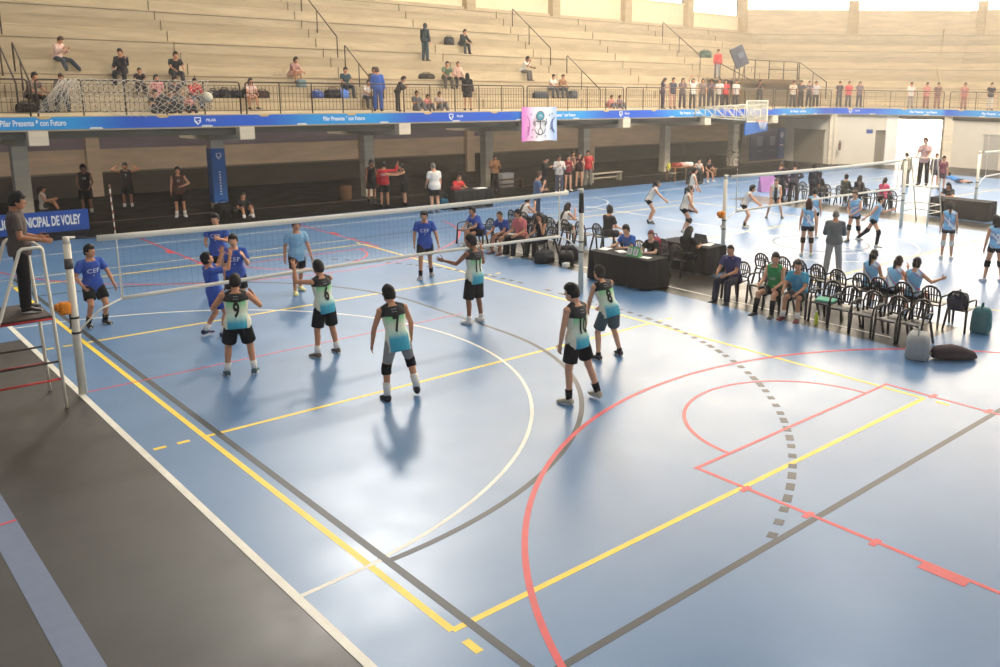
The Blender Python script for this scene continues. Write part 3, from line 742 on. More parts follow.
for x in (-5.4, 1, 7.3, 13.7, 20, 26.4, 32.7): area('added_gallery_fill', (x, 20.6, 2.92), (3.2, .3), GAL, (1, .9, .76), (0, 1, -.38))  # added fill under the soffit, aimed to lighten the gallery wall
if VEIL > 0:  # added scattering volume that stands in for lens glare
    hz = bpy.data.materials.new('glare_veil_volume'); hz.use_nodes = True; nt = hz.node_tree
    for n_ in list(nt.nodes):
        if n_.type != 'OUTPUT_MATERIAL': nt.nodes.remove(n_)
    vs_ = nt.nodes.new('ShaderNodeVolumeScatter'); vs_.inputs['Density'].default_value = VEIL; vs_.inputs['Anisotropy'].default_value = .74; vs_.inputs['Color'].default_value = (1, .97, .93, 1)
    nt.links.new(vs_.outputs['Volume'], [n_ for n_ in nt.nodes if n_.type == 'OUTPUT_MATERIAL'][0].inputs['Volume'])
    mb = MB(); mb.box((20, 0, 11.5), (100, 62, 23.9)); o = mb.build('glare_veil', hz, smooth=False); o['kind'] = 'stuff'; tag(o, 'added scattering volume imitating the glare veil of the end windows', 'glare_veil')
# ------------------------------------------------------------------ nets
M_POST = mat('post_white', (226,218,200), .45, noise=.05, nscale=6)
M_TAPE = mat('tape_white', (236,230,216), .6)
M_BLK = mat('black_plastic', (26,26,28), .5)
M_THREAD = mat('net_thread', (64,66,74), .8)
M_ORANGE = mat('orange_pad', (232,140,40), .6, noise=.15, nscale=30)
M_RED = mat('paint_red', (190,52,50), .5)
def net_post(x, side, label, wind=True, sleeve=False):
    r = empty('net_post', (x, 0, 0)); tag(r, label, 'net post', 'volleyball net posts')
    mb = MB(); mb.cap((0, 0, 0.004), .062, (0, 0, 2.38), .052, 16, False); mb.build('pole', M_POST, r)
    mb = MB(); mb.cap((0, 0, 2.38), .046, (0, 0, 2.49), .046, 14, False); mb.box((side*-.04, 0, 2.47), (.16, .03, .03)); mb.build('pole_cap', M_POST, r)
    if sleeve is not None: mb = MB(); mb.cap((0, 0, 1.92 if sleeve else 2.0), .062, (0, 0, 2.38 if sleeve else 2.16), .058, 16, False); mb.build('black_sleeve' if sleeve else 'label', M_BLK if sleeve else mat('label_grey', (90,86,84), .6), r)
    for z in (1.22, .98): mb = MB(); mb.cap((0, 0, z), .066, (0, 0, z+.03), .066, 16, False); mb.build('strap', M_BLK, r)
    if wind:
        mb = MB(); mb.rbox((-.12, 0, 1.40), (.16, .16, .20), .05); mb.rbox((-.20, .02, 1.42), (.10, .12, .12), .04); o = mb.build('winch_cover', M_ORANGE, r)
        mb = MB(); mb.tube([(-.06, 0, 1.3), (-.06, 0, 1.1), (-.06, .08, 1.05)], .014, 6); mb.build('crank', M_STEEL, r)
    return r
net_post(-5.26, -1, 'white net post with orange winch pad beside the referee at left')
net_post(5.26, 1, 'white net post in front of the black officials table', False, True)
net_post(10.62, -1, 'white net post with orange winch pad behind the second officials table', True, None)
net_post(20.8, 1, 'white net post below the referee in the pink shirt', False, None)
net_post(26.9, -1, 'white net post at the right edge behind the far black table', False, None)
def net(cx, label, xl=None):
    r = empty('volleyball_net', (cx, 0, 0)); tag(r, label, 'net', 'volleyball nets')
    hw = 4.85
    sag = lambda x: -.035*(1-(x/hw)**2)
    def tape(z0, h, w, name):
        mb = MB(); n = 16; R = []
        for i in range(n+1):
            x = -w+2*w*i/n; R.append((V((x, 0, z0+sag(x))), V((0, .012, 0)), V((0, 0, h/2))))
        mb.loft(R, 8, pw=4); return mb.build(name, M_TAPE, r)
    tape(2.42, .098, hw, 'top_tape'); 
    mb = MB(); n = 24; R = []
    zb = lambda x: 1.43+.035*(1-(x/4.6)**2)+.0
    for i in range(n+1):
        x = -4.6+9.2*i/n; R.append((V((x, 0, zb(x))), V((0, .010, 0)), V((0, 0, .033))))
    mb.loft(R, 8, pw=4); mb.build('bottom_tape', M_TAPE, r)
    mb = MB()
    for i in range(93):
        x = -4.6+9.2*i/92; mb.box((x, 0, 1.93+sag(x)/2), (.0013, .0013, .95))
    for k in range(1, 9):
        z = 1.45+.108*k
        for i in range(12):
            x0, x1 = -4.6+9.2*i/12, -4.6+9.2*(i+1)/12; mb.box(((x0+x1)/2, 0, z+sag((x0+x1)/2)*.6), (x1-x0, .0013, .0013))
    o = mb.build('mesh', M_THREAD, r, smooth=False); o['kind'] = 'stuff'
    for s in (-1, 1):
        mb = MB(); mb.box((s*4.58, 0, 1.92), (.045 if s > 0 else .018, .008, 1.0)); mb.build('side_band', M_TAPE, r, smooth=False)
        a = MB()
        a.cap((s*4.56, .0, 1.42), .009, (s*4.60, .0, 3.22), .009, 8, False); ao = a.build('antenna', M_TAPE, r)
        b = MB()
        for k in range(6): z = 2.52+.13*k; b.cap((s*(4.56+.04*(z-1.42)/1.8), 0, z), .0105, (s*(4.56+.04*(z+.06-1.42)/1.8), 0, z+.06), .0105, 8, False)
        b.build('antenna_stripe', mat('antenna_red', (150,92,84), .5), ao)
        mb = MB(); mb.tube([(s*4.58, 0, 1.43), (s*4.9, .01, 1.30), (s*5.22, .0, 1.02)], .016, 6); mb.build('lower_rope', M_TAPE, r)
        mb = MB(); mb.tube([(s*4.84, 0, 2.43), (s*5.24, 0, 2.46)], .012, 6); mb.build('upper_rope', M_THREAD, r)
    return r
net(0.0, 'volleyball net of the near court with the boys in green and blue')
net(15.71, 'volleyball net of the second court with the girls in sky blue')
net(32.2, 'volleyball net at the right edge behind the far black table')
# ------------------------------------------------------------------ referee stands
def ref_stand(loc, rz, label, H=2.45, pz=1.42, white=False):
    r = empty('referee_stand', loc, rz); tag(r, label, 'referee stand')
    mr_ = M_POST if white else M_RED; md = M_POST if white else mat('tread_dark', (62,50,44), .7)
    for sy in (-.5, .5):
        mb = MB(); mb.tube([(.30, sy, 0), (.26, sy, pz), (.22, sy, H-.03), (.19, sy, H), (-.02, sy, H), (-.06, sy, H-.03), (-.40, sy, pz), (-.86, sy, 0)], .024, 8); mb.build('side_frame', M_POST, r)
        mb = MB(); mb.tube([(.25, sy, pz-.03), (-.40, sy, pz-.03)], .026, 6); mb.build('platform_edge', mr_, r)
    mb = MB(); mb.rbox((-.075, 0, pz), (.66, 1.04, .035), .01); mb.build('platform', md, r)
    for k, (z, m_) in enumerate(((.46, mr_), (.73, md))):
        for sy in (-.5, .5):
            mb = MB(); f = z/pz; mb.tube([(.30-.04*f, sy, z), (-.86+.46*f, sy, z)], .018, 6); mb.build('side_brace', m_, r)
        mb = MB(); f = z/pz; mb.tube([(-.86+.46*f, -.5, z), (-.86+.46*f, .5, z)], .02, 6); mb.build('rung', M_POST, r)
    mb = MB(); mb.tube([(.21, -.5, H), (.21, .5, H)], .022, 6); mb.build('front_bar', M_POST, r)
    return r
ref_stand((-5.90, 0, 0), 0, 'white and red referee stand at the left net post')
ref_stand((22.1, 0, 0), math.pi, 'white referee stand with ladder under the referee in pink', 2.45, 1.42, True)
# ------------------------------------------------------------------ chairs
M_CH = mat('chair_black', (30,27,27), .38, spec=.4)
def make_chair():
    r = empty('plastic_chair', (0, 0, 0))
    mb = MB(); mb.loft([((0, y, .425+dz), (w_, 0, 0), (0, 0, .014)) for y, w_, dz in ((-.22, .19, 0), (-.1, .215, -.008), (.1, .23, -.006), (.21, .235, .002), (.245, .22, -.012))], 12, pw=5); mb.build('seat', M_CH, r, angle=40)
    # backrest: arched frame with splat of slats
    mb = MB(); P = lambda x, z: (x, -.20-.22*(z-.43), z)
    mb.tube([P(-.20, .43), P(-.235, .60), P(-.20, .74), P(-.11, .815), P(0, .835), P(.11, .815), P(.20, .74), P(.235, .60), P(.20, .43)], .024, 8)
    for x0, x1 in ((-.12, -.15), (-.06, -.07), (0, 0), (.06, .07), (.12, .15)):
        a, b = V(P(x0, .50)), V(P(x1, .80 if abs(x1) < .1 else .77))
        mb.loft([(a, (.017, 0, 0), (0, .006, 0)), (b, (.021, 0, 0), (0, .006, 0))], 8, pw=4)
    mb.tube([P(-.21, .50), P(0, .495), P(.21, .50)], .018, 6)
    mb.tube([P(-.20, .65), P(0, .655), P(.20, .65)], .012, 6)
    mb.build('backrest', M_CH, r)
    for s in (-1, 1):
        mb = MB(); mb.tube([(s*.23, -.26, .62), (s*.27, -.12, .645), (s*.285, .08, .64), (s*.27, .20, .60), (s*.255, .235, .43)], .020, 8); mb.build('armrest', M_CH, r)
        mb = MB(); mb.loft([((s*.265, .27, 0), (.024, 0, 0), (0, .03, 0)), ((s*.25, .235, .43), (.032, 0, 0), (0, .026, 0))], 8, pw=3); mb.build('leg', M_CH, r)
        mb = MB(); mb.loft([((s*.255, -.34, 0), (.024, 0, 0), (0, .03, 0)), ((s*.215, -.21, .45), (.032, 0, 0), (0, .026, 0))], 8, pw=3); mb.build('leg', M_CH, r)
    return r
CH0 = make_chair(); _used = [False]
def chair(x, y, yaw, label, group):
    o = copy_tree(CH0) if _used[0] else CH0; _used[0] = True
    o.location = (x, y, .004); o.rotation_euler.z = math.radians(yaw); o.scale = (.88, .94, 1.0)
    tag(o, label, 'chair', group); return o
ga = 'chairs facing the near court'; gb = 'chairs facing the second court'; gc = 'far bench chairs'
chair(7.05, 7.15, 95, 'empty black plastic chair left of the seated boy in blue', ga)
chair(7.10, 6.36, 92, 'black plastic chair under the seated boy in blue with black shorts', ga)
chair(7.35, 5.80, 88, 'empty black plastic chair right behind the seated boy in blue', ga)
chair(7.22, 5.22, 90, 'black plastic chair under the short-haired man in blue', ga)
chair(7.30, 4.62, 90, 'black plastic chair under the man in pink polo and black cap', ga)
chair(7.55, 4.02, 90, 'black plastic chair under the dark-haired woman on the phone', ga)
for y, l in ((7.45, 'first of the row behind the coaches'), (6.80, 'behind the pink polo man, partly hidden'), (6.2, 'with a black bag, behind the pink polo man')): chair(9.25, y, -90, 'empty black plastic chair '+l, gb)
chair(9.55, 7.42, -90, 'black plastic chair under the seated dark-haired youth in white vest', gb) if False else None
chair(9.2, 5.45, -90, 'black plastic chair under the seated woman left of the white net band', gb)
chair(9.25, 4.80, -92, 'empty black plastic chair left of the near net post', gb); chair(9.3, 4.22, -88, 'empty black plastic chair right behind the near net post', gb)
chair(9.45, 3.62, -90, 'black plastic chair under the boy in black sitting sideways', gb)
chair(7.82, .80, 90, 'black plastic chair behind the table under the official in blue', ga); chair(7.82, -.05, 90, 'black plastic chair under the official with red hair', ga); chair(8.45, .55, 90, 'black plastic chair carrying the red backpack', ga)
chair(8.55, -.30, -90, 'black plastic chair under the long-haired woman in black', gb)
for y, x, l in ((-2.80, 7.62, 'under the bearded man in navy polo'), (-3.42, 7.75, 'empty, between the man in navy and the green player'), (-4.12, 7.42, 'under the seated player in green'), (-4.72, 7.48, 'under the boy in teal shirt'),
                (-5.32, 7.42, 'with a mint green towel on its seat'), (-5.86, 7.28, 'right of the chair with the towel'), (-6.40, 7.22, 'in the near row behind the girl with raised hand'), (-6.95, 7.20, 'second from the right end of the near row'), (-7.42, 7.28, 'at the right end of the near row above the shoe bag')):
    chair(x, y, 90+((y*37) % 9-4), 'black plastic chair '+l, ga)
for y, x, l in ((-2.42, 9.35, 'first of the far row, behind the man in navy'), (-3.02, 9.4, 'in the far row behind the player in green'), (-3.52, 9.38, 'in the far row behind the boy in teal'), (-4.1, 9.25, 'in the far row below the coach in grey'), (-4.72, 9.1, 'in the far row left of the seated girls'),
                (-5.28, 9.12, 'under the girl with the long braid'), (-5.80, 9.02, 'under the girl holding her face'), (-6.38, 8.98, 'under the girl stretching her hand out'), (-6.92, 9.1, 'empty, right of the three seated girls'), (-7.5, 9.05, 'with bags on it at the right end of the row')):
    chair(x, y, -90+((y*53) % 11-5), 'black plastic chair '+l, gb)
for y, l in ((7.9, 'at the left end under the standing group'), (7.15, 'empty, second of the far bench'), (6.6, 'empty, left of the long-haired girl of the far bench'), (6.05, 'under the long-haired girl in black of the far bench'), (5.4, 'empty, between two seated girls of the far bench'), (4.75, 'under the girl with dark green blanket of the far bench'), (4.1, 'under the long-haired woman at the middle of the far bench'), (3.5, 'empty, left of the girl in the pink vest'), (2.95, 'under the girl in the pink vest'), (2.35, 'empty, at the right end of the far bench')):
    chair(24.7, y, -90, 'small far black plastic chair '+l, gc)
# ------------------------------------------------------------------ tables with cloths
M_CLOTH = mat('cloth_black', (30,31,34), .85, spec=.15, noise=.12, nscale=6)
M_WOOD = mat('wood_table', (150,106,66), .6, noise=.1, nscale=12)
def table(loc, rz, L_, W_, label, clabel, H=.735):
    r = empty('folding_table', loc, rz); tag(r, label, 'table')
    mb = MB(); mb.rbox((0, 0, H-.02), (L_, W_, .035), .01); mb.build('tabletop', M_WOOD, r)
    for sx in (-1, 1):
        for sy in (-1, 1): mb = MB(); mb.tube([(sx*(L_/2-.12), sy*(W_/2-.08), 0), (sx*(L_/2-.15), sy*(W_/2-.1), H-.03)], .018, 6); mb.build('leg', M_STEEL, r)
    # cloth with hanging folds
    bm = MB(); n = 120; hx_, hy_ = L_/2+.012, W_/2+.012
    per = []
    Pm = 2*(2*hx_+2*hy_)
    def pt(s):
        s = s % (4*hx_+4*hy_)
        if s < 2*hx_: return (-hx_+s, -hy_, 0, -1)
        s -= 2*hx_
        if s < 2*hy_: return (hx_, -hy_+s, 1, 0)
        s -= 2*hy_
        if s < 2*hx_: return (hx_-s, hy_, 0, 1)
        s -= 2*hx_
        return (-hx_, hy_-s, -1, 0)
    tot = 4*hx_+4*hy_; vs = []; rows = 6
    for k in range(rows+1):
        f = k/rows; z = H+.006-(H-.02)*f
        for i in range(n):
            s = tot*i/n; x, y, nx, ny = pt(s)
            a = (.030*math.sin(s*17)+.020*math.sin(s*7.3+1)+.016*math.sin(s*29+2)+.035)*f**.7
            vs.append(V((x+nx*a, y+ny*a, z)))
    fs = [(k*n+i, k*n+(i+1) % n, (k+1)*n+(i+1) % n, (k+1)*n+i) for k in range(rows) for i in range(n)]
    fs.append(tuple(range(n)))
    bm.add(vs, fs); c = bm.build('tablecloth', M_CLOTH, None, loc=loc, rz=rz, angle=50); tag(c, clabel, 'tablecloth')
    return r
table((6.86, .02, .004), math.radians(90+3), 1.95, .72, 'folding table of the officials under a black cloth facing the near court', 'black cloth draped to the floor over the near officials table')
table((9.36, .05, .004), math.radians(90), 1.7, .72, 'folding table of the officials facing the second court', 'black cloth over the second officials table beside the white net post')
table((24.9, -.35, .004), math.radians(90), 2.3, .8, 'far folding table under a black cloth at right', 'black cloth over the far table behind the girl with number one')
table((11.75, 13.72, .004), 0, 1.75, .7, 'folding table in the gallery under a dark cloth', 'dark cloth over the gallery table with the person in red')
def flat(name, label, cat, m, loc, d, rz=0, r=.004, grp=None):
    mb = MB(); mb.rbox((0, 0, d[2]/2), d, r); o = mb.build(name, m, None, loc=loc, rz=rz, angle=40); tag(o, label, cat, grp); return o
M_PAPER = mat('paper_white', (232,230,224), .7)
TZ = .748
flat('paper_sheet', 'white papers at the left end of the near officials table', 'paper', M_PAPER, (6.85, .82, TZ), (.32, .26, .012), .3)
flat('paper_sheet', 'white papers in front of the official in blue', 'paper', M_PAPER, (6.88, .28, TZ), (.30, .22, .02), 1.2)
flat('paper_sheet', 'white paper sheet beside the green score flip at the table end', 'paper', M_PAPER, (6.80, -.62, TZ), (.21, .30, .01), .2)
flat('paper_sheet', 'white paper sheet on the second officials table', 'paper', M_PAPER, (9.40, -.45, TZ), (.40, .26, .01), .4)
flat('paper_sheet', 'white papers on the gallery table at its right end', 'paper', M_PAPER, (12.2, 13.6, TZ), (.5, .3, .03), .1)
def flip(loc, rz, a, b, col, label):
    r = empty('score_flip_board', loc, rz); tag(r, label, 'scoreboard')
    mb = MB(); mb.add([V((x, y, z)) for x in (-.2, .2) for y, z in ((-.09, 0), (.09, 0), (0, .24))], [(0,1,2),(5,4,3),(0,3,4,1),(1,4,5,2),(2,5,3,0)]); mb.build('stand', mat('flip_%s' % label[:3], col, .6), r, smooth=False)
    for k, (t, x) in enumerate(((a, -.1), (b, .1))):
        mb = MB(); mb.box((x, -.058, .125), (.15, .006, .17), Matrix.Rotation(math.radians(-20.5), 3, 'X')); c = mb.build('card', M_PAPER, r, smooth=False)
        vs, fs = text_cached(t, .17, 3, .8)
        M_ = Matrix.Translation((x, -.064, .125)) @ Matrix.Rotation(math.radians(69.5), 4, 'X')
        mb = MB(); mb.add([M_ @ v for v in vs], fs); mb.build('numeral', M_BLK, c, smooth=False)
flip((6.72, -.34, TZ), math.radians(-90), '0', '0', (96,170,110), 'green score flip board on the near officials table')
flip((9.45, -.15, TZ), math.radians(90), '0', '0', (60,60,62), 'dark score flip board on the second officials table')
# ------------------------------------------------------------------ bags, bottles and other loose things
def bag(loc, d, col, label, rz=0, cat='bag', strap=True, squash=.7, name='sports_bag'):
    m_ = cm(*col)
    n = name; mb = MB()
    mb.loft([((0, 0, z), (d[0]/2*a, 0, 0), (0, d[1]/2*a, 0)) for z, a in ((0, .90), (d[2]*.10, 1.0), (d[2]*.55, 1.0), (d[2]*.82, .93), (d[2]*.96, .74), (d[2], .40))], 16, pw=4.2)
    rr = random.Random(len(label)); mb.v = [(v[0]+rr.uniform(-.01, .01), v[1]+rr.uniform(-.01, .01), v[2]+(rr.uniform(-.012, .012) if v[2] > .02 else 0)) for v in mb.v]
    o = mb.build(n, m_, None, loc=loc, rz=rz); tag(o, label, cat)
    if strap:
        s = MB(); s.tube([(-d[0]*.32, 0, d[2]*.85), (-d[0]*.2, 0, d[2]*1.18), (d[0]*.2, 0, d[2]*1.18), (d[0]*.32, 0, d[2]*.85)], .014, 6); s.build('strap', cm(max(0, col[0]-20), max(0, col[1]-20), max(0, col[2]-20)), o)
        s = MB(); s.box((0, -d[1]*.50, d[2]*.4), (d[0]*.5, .02, d[2]*.4)); s.build('pocket', cm(min(255, col[0]+12), min(255, col[1]+12), min(255, col[2]+12)), o)
    return o
bag((6.52, -7.86, .004), (.62, .42, .46), (158,160,160), 'grey drawstring bag slumped on the blue floor at the end of the near row', .4)
mb = MB(); mb.loft([((x, 0, .13+z), (0, b_, 0), (0, 0, a)) for x, a, b_, z in ((-.36, .06, .08, -.03), (-.3, .12, .15, 0), (0, .145, .18, .01), (.2, .12, .14, -.01), (.42, .075, .10, -.05), (.47, .03, .05, -.08))], 14, pw=2.4)
o = mb.build('shoe_bag', cm(72, 60, 62), None, loc=(6.85, -8.35, .004), rz=math.radians(-42)); tag(o, 'dark brown shoe bag lying on the blue floor', 'bag'); 
s = MB(); s.tube([(-.36, 0, .12), (-.46, .04, .10), (-.52, -.03, .05)], .012, 6); s.build('strap', cm(200, 190, 150), o)
bag((9.0, -7.45, .44), (.46, .36, .32), (44,52,70), 'navy bag on the chair at the right end of the row', .1)
bag((9.10, -7.92, .004), (.32, .38, .52), (70,120,124), 'teal backpack standing beside the last chair', .2, name='backpack')
bag((8.40, .55, .44), (.36, .26, .50), (150,40,62), 'red backpack hanging on the chair behind the near officials table', 1.6, name='backpack')
bag((6.95, 3.35, .004), (.62, .40, .34), (46,48,52), 'dark grey bag on the floor left of the near officials table', .3)
bag((7.25, 2.78, .004), (.66, .42, .36), (36,36,40), 'black bag on the floor nearest the left end of the officials table', .9)
bag((7.75, 3.2, .004), (.5, .4, .40), (40,40,44), 'black bag on the floor behind the two dark bags', 1.9)
flat('small_box', 'small white box on the floor beside the dark bags', 'box', M_PAPER, (6.95, 2.45, .004), (.18, .14, .12), .2)
bag((9.2, 6.2, .44), (.42, .34, .36), (30,30,34), 'black bag on the chair behind the man in pink', .2)
o = flat('folded_towel', 'mint green towel folded on a black chair seat', 'towel', cm(136, 206, 176), (7.44, -5.32, .445), (.34, .40, .05), .2, .02)
def bottle(loc, col, label, h=.24):
    mb = MB(); mb.loft([((0, 0, z), (a, 0, 0), (0, a, 0)) for z, a in ((0, .034), (.01, .038), (h*.62, .038), (h*.78, .026), (h*.86, .015), (h*.9, .015))], 14)
    o = mb.build('water_bottle', mat('bottle_%d' % col[1], col, .25), None, loc=loc); tag(o, label, 'bottle')
    mb = MB(); mb.cap((0, 0, h*.9), .018, (0, 0, h), .018, 10, False); mb.build('bottle_cap', M_PAPER, o)
bottle((7.05, -5.35, .004), (214,226,70), 'yellow green bottle on the floor under the chair with the towel', .30)
flat('tablet', 'pale tablet on the lap of the man in pink polo', 'tablet', M_PAPER, (6.88, 4.72, .62), (.2, .28, .015), .3)
# ------------------------------------------------------------------ banners and posters
M_BNR = mat('banner_blue', (40,86,176), .6, noise=.06, nscale=2)
r = empty('floor_banner', (-1.02, 16.6, .003)); tag(r, 'blue floor banner lettered for the municipal volleyball league', 'banner')
mb = MB(); mb.box((-2.9, .0, .41), (5.8, .04, .66)); mb.build('banner_cloth', M_BNR, r, smooth=False)
vs, fs = text_cached('LIGA MUNICIPAL DE VOLEY', .42, 3, 1.0, bold=.016)
mb = MB(); w_ = max(v.x for v in vs)-min(v.x for v in vs); mb.add([V((-1.34+v.x*2.2/w_, -.024, .42+v.y)) for v in vs], fs); mb.build('lettering', M_WTXT, r, smooth=False)
mb = MB(); mb.box((-2.9, .06, .04), (5.8, .2, .08)); mb.build('foot', M_BLK, r, smooth=False)
r = empty('column_banner', (4.1, 19.2, 0)); tag(r, 'tall blue banner wrapped on a gallery column', 'banner')
mb = MB(); mb.box((0.05, 0, 1.28), (.50, .03, 2.05)); mb.box((-.20, .22, 1.28), (.03, .44, 2.05)); mb.build('banner_cloth', mat('banner_sky', (46,110,186), .6, noise=.05, nscale=2), r, smooth=False)
logo(r, .06, 2.02, .24, y=-.018)
for k, wd in enumerate((.05, .05, .07, .05, .05, .06, .05, .05, .05)):
    mb = MB(); mb.box((.06, -.017, 1.42-k*.105), (.06, .004, wd)); mb.build('print', M_WTXT, r, smooth=False)
r = empty('cloth_poster', (17.43, 16.18, 2.33)); tag(r, 'pink white and blue painted cloth poster hanging from the railing', 'poster')
def poster_mat(nt, b):
    tc = nt.nodes.new('ShaderNodeTexCoord'); sp = nt.nodes.new('ShaderNodeSeparateXYZ'); nt.links.new(tc.outputs['Object'], sp.inputs['Vector'])
    mr = nt.nodes.new('ShaderNodeMapRange'); mr.inputs['From Min'].default_value = -1; mr.inputs['From Max'].default_value = 1; nt.links.new(sp.outputs['X'], mr.inputs['Value'])
    r = nt.nodes.new('ShaderNodeValToRGB'); e = r.color_ramp.elements
    e[0].position = 0; e[0].color = rgb(236,130,214); e[1].position = 1; e[1].color = rgb(176,200,244)
    for p, c in ((.22, (244,190,224)), (.42, (246,236,238)), (.62, (240,240,244)), (.82, (214,226,246))): k = e.new(p); k.color = rgb(*c)
    nt.links.new(mr.outputs['Result'], r.inputs['Fac']); nt.links.new(r.outputs['Color'], b.inputs['Base Color']); b.inputs['Roughness'].default_value = .8
mb = MB(); n = 24; vs = []
for s_ in (0, 1):
    for k in range(9):
        for i in range(n+1):
            x = -1+2*i/n; z = 1.52*k/8; vs.append(V((x, .03*math.sin(x*5+z)+.02*math.sin(x*11)+s_*.012, z-.02*math.cos(x*6)*(k == 0))))
N = 9*(n+1); fs = []
for k in range(8):
    for i in range(n):
        a = k*(n+1)+i; fs += [(a, a+1, a+n+2, a+n+1), (N+a+1, N+a, N+a+n+1, N+a+n+2)]
mb.add(vs, fs); mb.build('cloth', mat('poster_print', build=poster_mat), r)
M_INK = mat('ink_dark', (52,52,70), .8); M_TEAL = mat('ink_teal', (90,160,180), .8); M_NAVY = mat('ink_navy', (60,86,150), .8); M_MAG = mat('ink_magenta', (190,90,180), .8)
def stroke(pts, m_, wd=.018, nm='drawing'):
    mb = MB(); mb.tube([(x, -.058, z) for x, z in pts], wd, 6); mb.v = [(v[0], -.062+(v[1]+.058)*.2, v[2]) for v in mb.v]; mb.build(nm, m_, r)
def ringpts(cx, cz, a, b, t0=0, t1=360, n=20): return [(cx+a*math.cos(math.radians(t0+(t1-t0)*i/n)), cz+b*math.sin(math.radians(t0+(t1-t0)*i/n))) for i in range(n+1)]
mb = MB(); mb.loft([(V((0, -.056, 1.13)), V((.22, 0, 0)), V((0, 0, .2))), (V((0, -.062, 1.13)), V((.22, 0, 0)), V((0, 0, .2)))], 24); mb.build('painted_disc', M_TEAL, r, smooth=False)
stroke(ringpts(0, 1.13, .22, .20), M_INK); stroke([(-.1, 1.05), (.0, 1.18), (.1, 1.08)], M_PAPER, .022)
stroke(ringpts(-.02, .62, .32, .34, 190, 350), M_INK); stroke(ringpts(0, .42, .12, .14), M_INK); stroke([(0, .90), (.0, .58)], M_INK, .03); stroke(ringpts(-.2, .82, .12, .08, 20, 250), M_INK, .024); stroke(ringpts(.2, .82, .12, .08, -70, 160), M_INK, .024); stroke([(-.35, 1.0), (-.4, .8), (-.28, .66)], M_INK); stroke([(.35, 1.0), (.38, .82), (.28, .66)], M_INK)
stroke(ringpts(.95, .72, .24, .36, 110, 250), M_NAVY, .026); stroke(ringpts(.88, .72, .25, .30, 110, 250), M_NAVY); stroke(ringpts(-.95, .75, .34, .42, -60, 60), M_MAG, .02); stroke(ringpts(-.85, .45, .2, .25, -60, 60), M_MAG, .02)
for x, z in ((-.55, 1.2), (.55, 1.15), (-.45, .5), (.62, .55), (-.2, .2), (.3, .22), (-.5, .18), (.7, 1.22)): stroke(ringpts(x, z, .035, .03, 0, 300, 8), M_INK, .012)
# room side panels (their printed codes are left blank)
def panel(name, label, loc, rz, d, m_):
    r = empty(name, loc, rz); tag(r, label, 'banner'); mb = MB(); mb.rbox((0, 0, d[1]/2), (d[0], .03, d[1]), .006); mb.build('board', m_, r); return r
r1 = panel('display_board', 'dark blue board with two pale squares at the end of the gallery', (40.25, 20.02, .12), 0, (3.6, 2.12), mat('board_navy', (44,72,112), .6, noise=.06))
for x in (-.75, .65): mb = MB(); mb.box((x, -.02, 1.28), (.62, .01, .62)); mb.build('pale_square', mat('square_pale', (120,140,164), .7), r1, smooth=False); mb = MB(); mb.box((x, -.02, .62), (.6, .01, .12)); mb.build('caption_bar', mat('square_dim', (86,110,144), .7), r1, smooth=False)
r1 = panel('display_board', 'narrow blue board with emblem right of the navy board', (41.95, 20.0, .12), 0, (.75, 2.12), mat('board_blue', (50,96,158), .6))
logo(r1, 0, 1.6, .34, y=-.02); mb = MB(); mb.box((0, -.02, .95), (.4, .01, .05)); mb.build('caption_bar', M_WTXT, r1, smooth=False)
r = empty('floor_banner', (26.6, 9.6, .004), math.radians(-12)); tag(r, 'small pink and violet floor banner beside the far bench', 'banner')
mb = MB(); mb.add([V((sx*.95, y, z)) for sx in (-1, 1) for y, z in ((-.15, 0), (.15, 0), (.05, .72), (-.01, .72))], [(0,1,2,3),(7,6,5,4),(0,4,5,1),(1,5,6,2),(2,6,7,3),(3,7,4,0)]); mb.build('frame', mat('banner_violet', (170,120,176), .6, noise=.2, nscale=4), r, smooth=False)
mb = MB(); mb.add([V((x, -.15+.14*z/.72-.006, z)) for x, z in ((-.25, .18), (.8, .18), (.72, .5), (-.1, .55))], [(0,1,2,3)]); mb.build('print', mat('print_rose', (226,196,220), .6), r, smooth=False)
# ------------------------------------------------------------------ basketball goal of the second court
r = empty('basketball_goal', (29.2, 12.75, 2.45)); tag(r, 'white basketball goal with blue padding hanging on a truss from the balcony', 'basketball goal')
M_WP = mat('goal_white', (232,226,206), .5)
mb = MB(); mb.tube([(-.9, 0, .68), (-.9, 0, 1.74), (.9, 0, 1.74), (.9, 0, .68), (-.9, 0, .68)], .04, 8); mb.build('board_frame', M_WP, r)
mb = MB(); mb.box((0, .01, 1.21), (1.74, .02, 1.02)); mb.build('backboard', mat('acrylic', (220,216,196), .2, alpha=.3), r, smooth=False)
mb = MB(); mb.tube([(-.29, -.012, .86), (-.29, -.012, 1.30), (.29, -.012, 1.30), (.29, -.012, .86), (-.29, -.012, .86)], .022, 6); mb.build('target_square', M_WP, r)
mb = MB()
for i in range(10): 
    x = -.8+1.6*i/9
    mb.tube([(x, .05, .72), (x+.1, .06, 1.7)], .008, 5)
for k in range(5): mb.tube([(-.85, .06, .8+.2*k), (.85, .06, .82+.2*k)], .008, 5)
mb.build('cage_net', mat('cage_grey', (150,146,120), .6), r)
mb = MB(); mb.add([V((x, y, z)) for y in (-.04, .03) for x, z in ((-1.0, .62), (.92, .68), (.90, .20), (-1.0, .0))], [(0,1,2,3),(7,6,5,4),(0,4,5,1),(1,5,6,2),(2,6,7,3),(3,7,4,0)]); mb.build('padding', mat('pad_blue', (62,110,180), .7), r, smooth=False)
mb = MB(); mb.tube([(.235*math.cos(t), -.40+.235*math.sin(t), .72) for t in [2*math.pi*i/20 for i in range(21)]], .012, 6); mb.box((0, -.09, .71), (.16, .16, .04)); mb.build('rim', mat('rim_orange', (206,90,50), .5), r)
mb = MB()
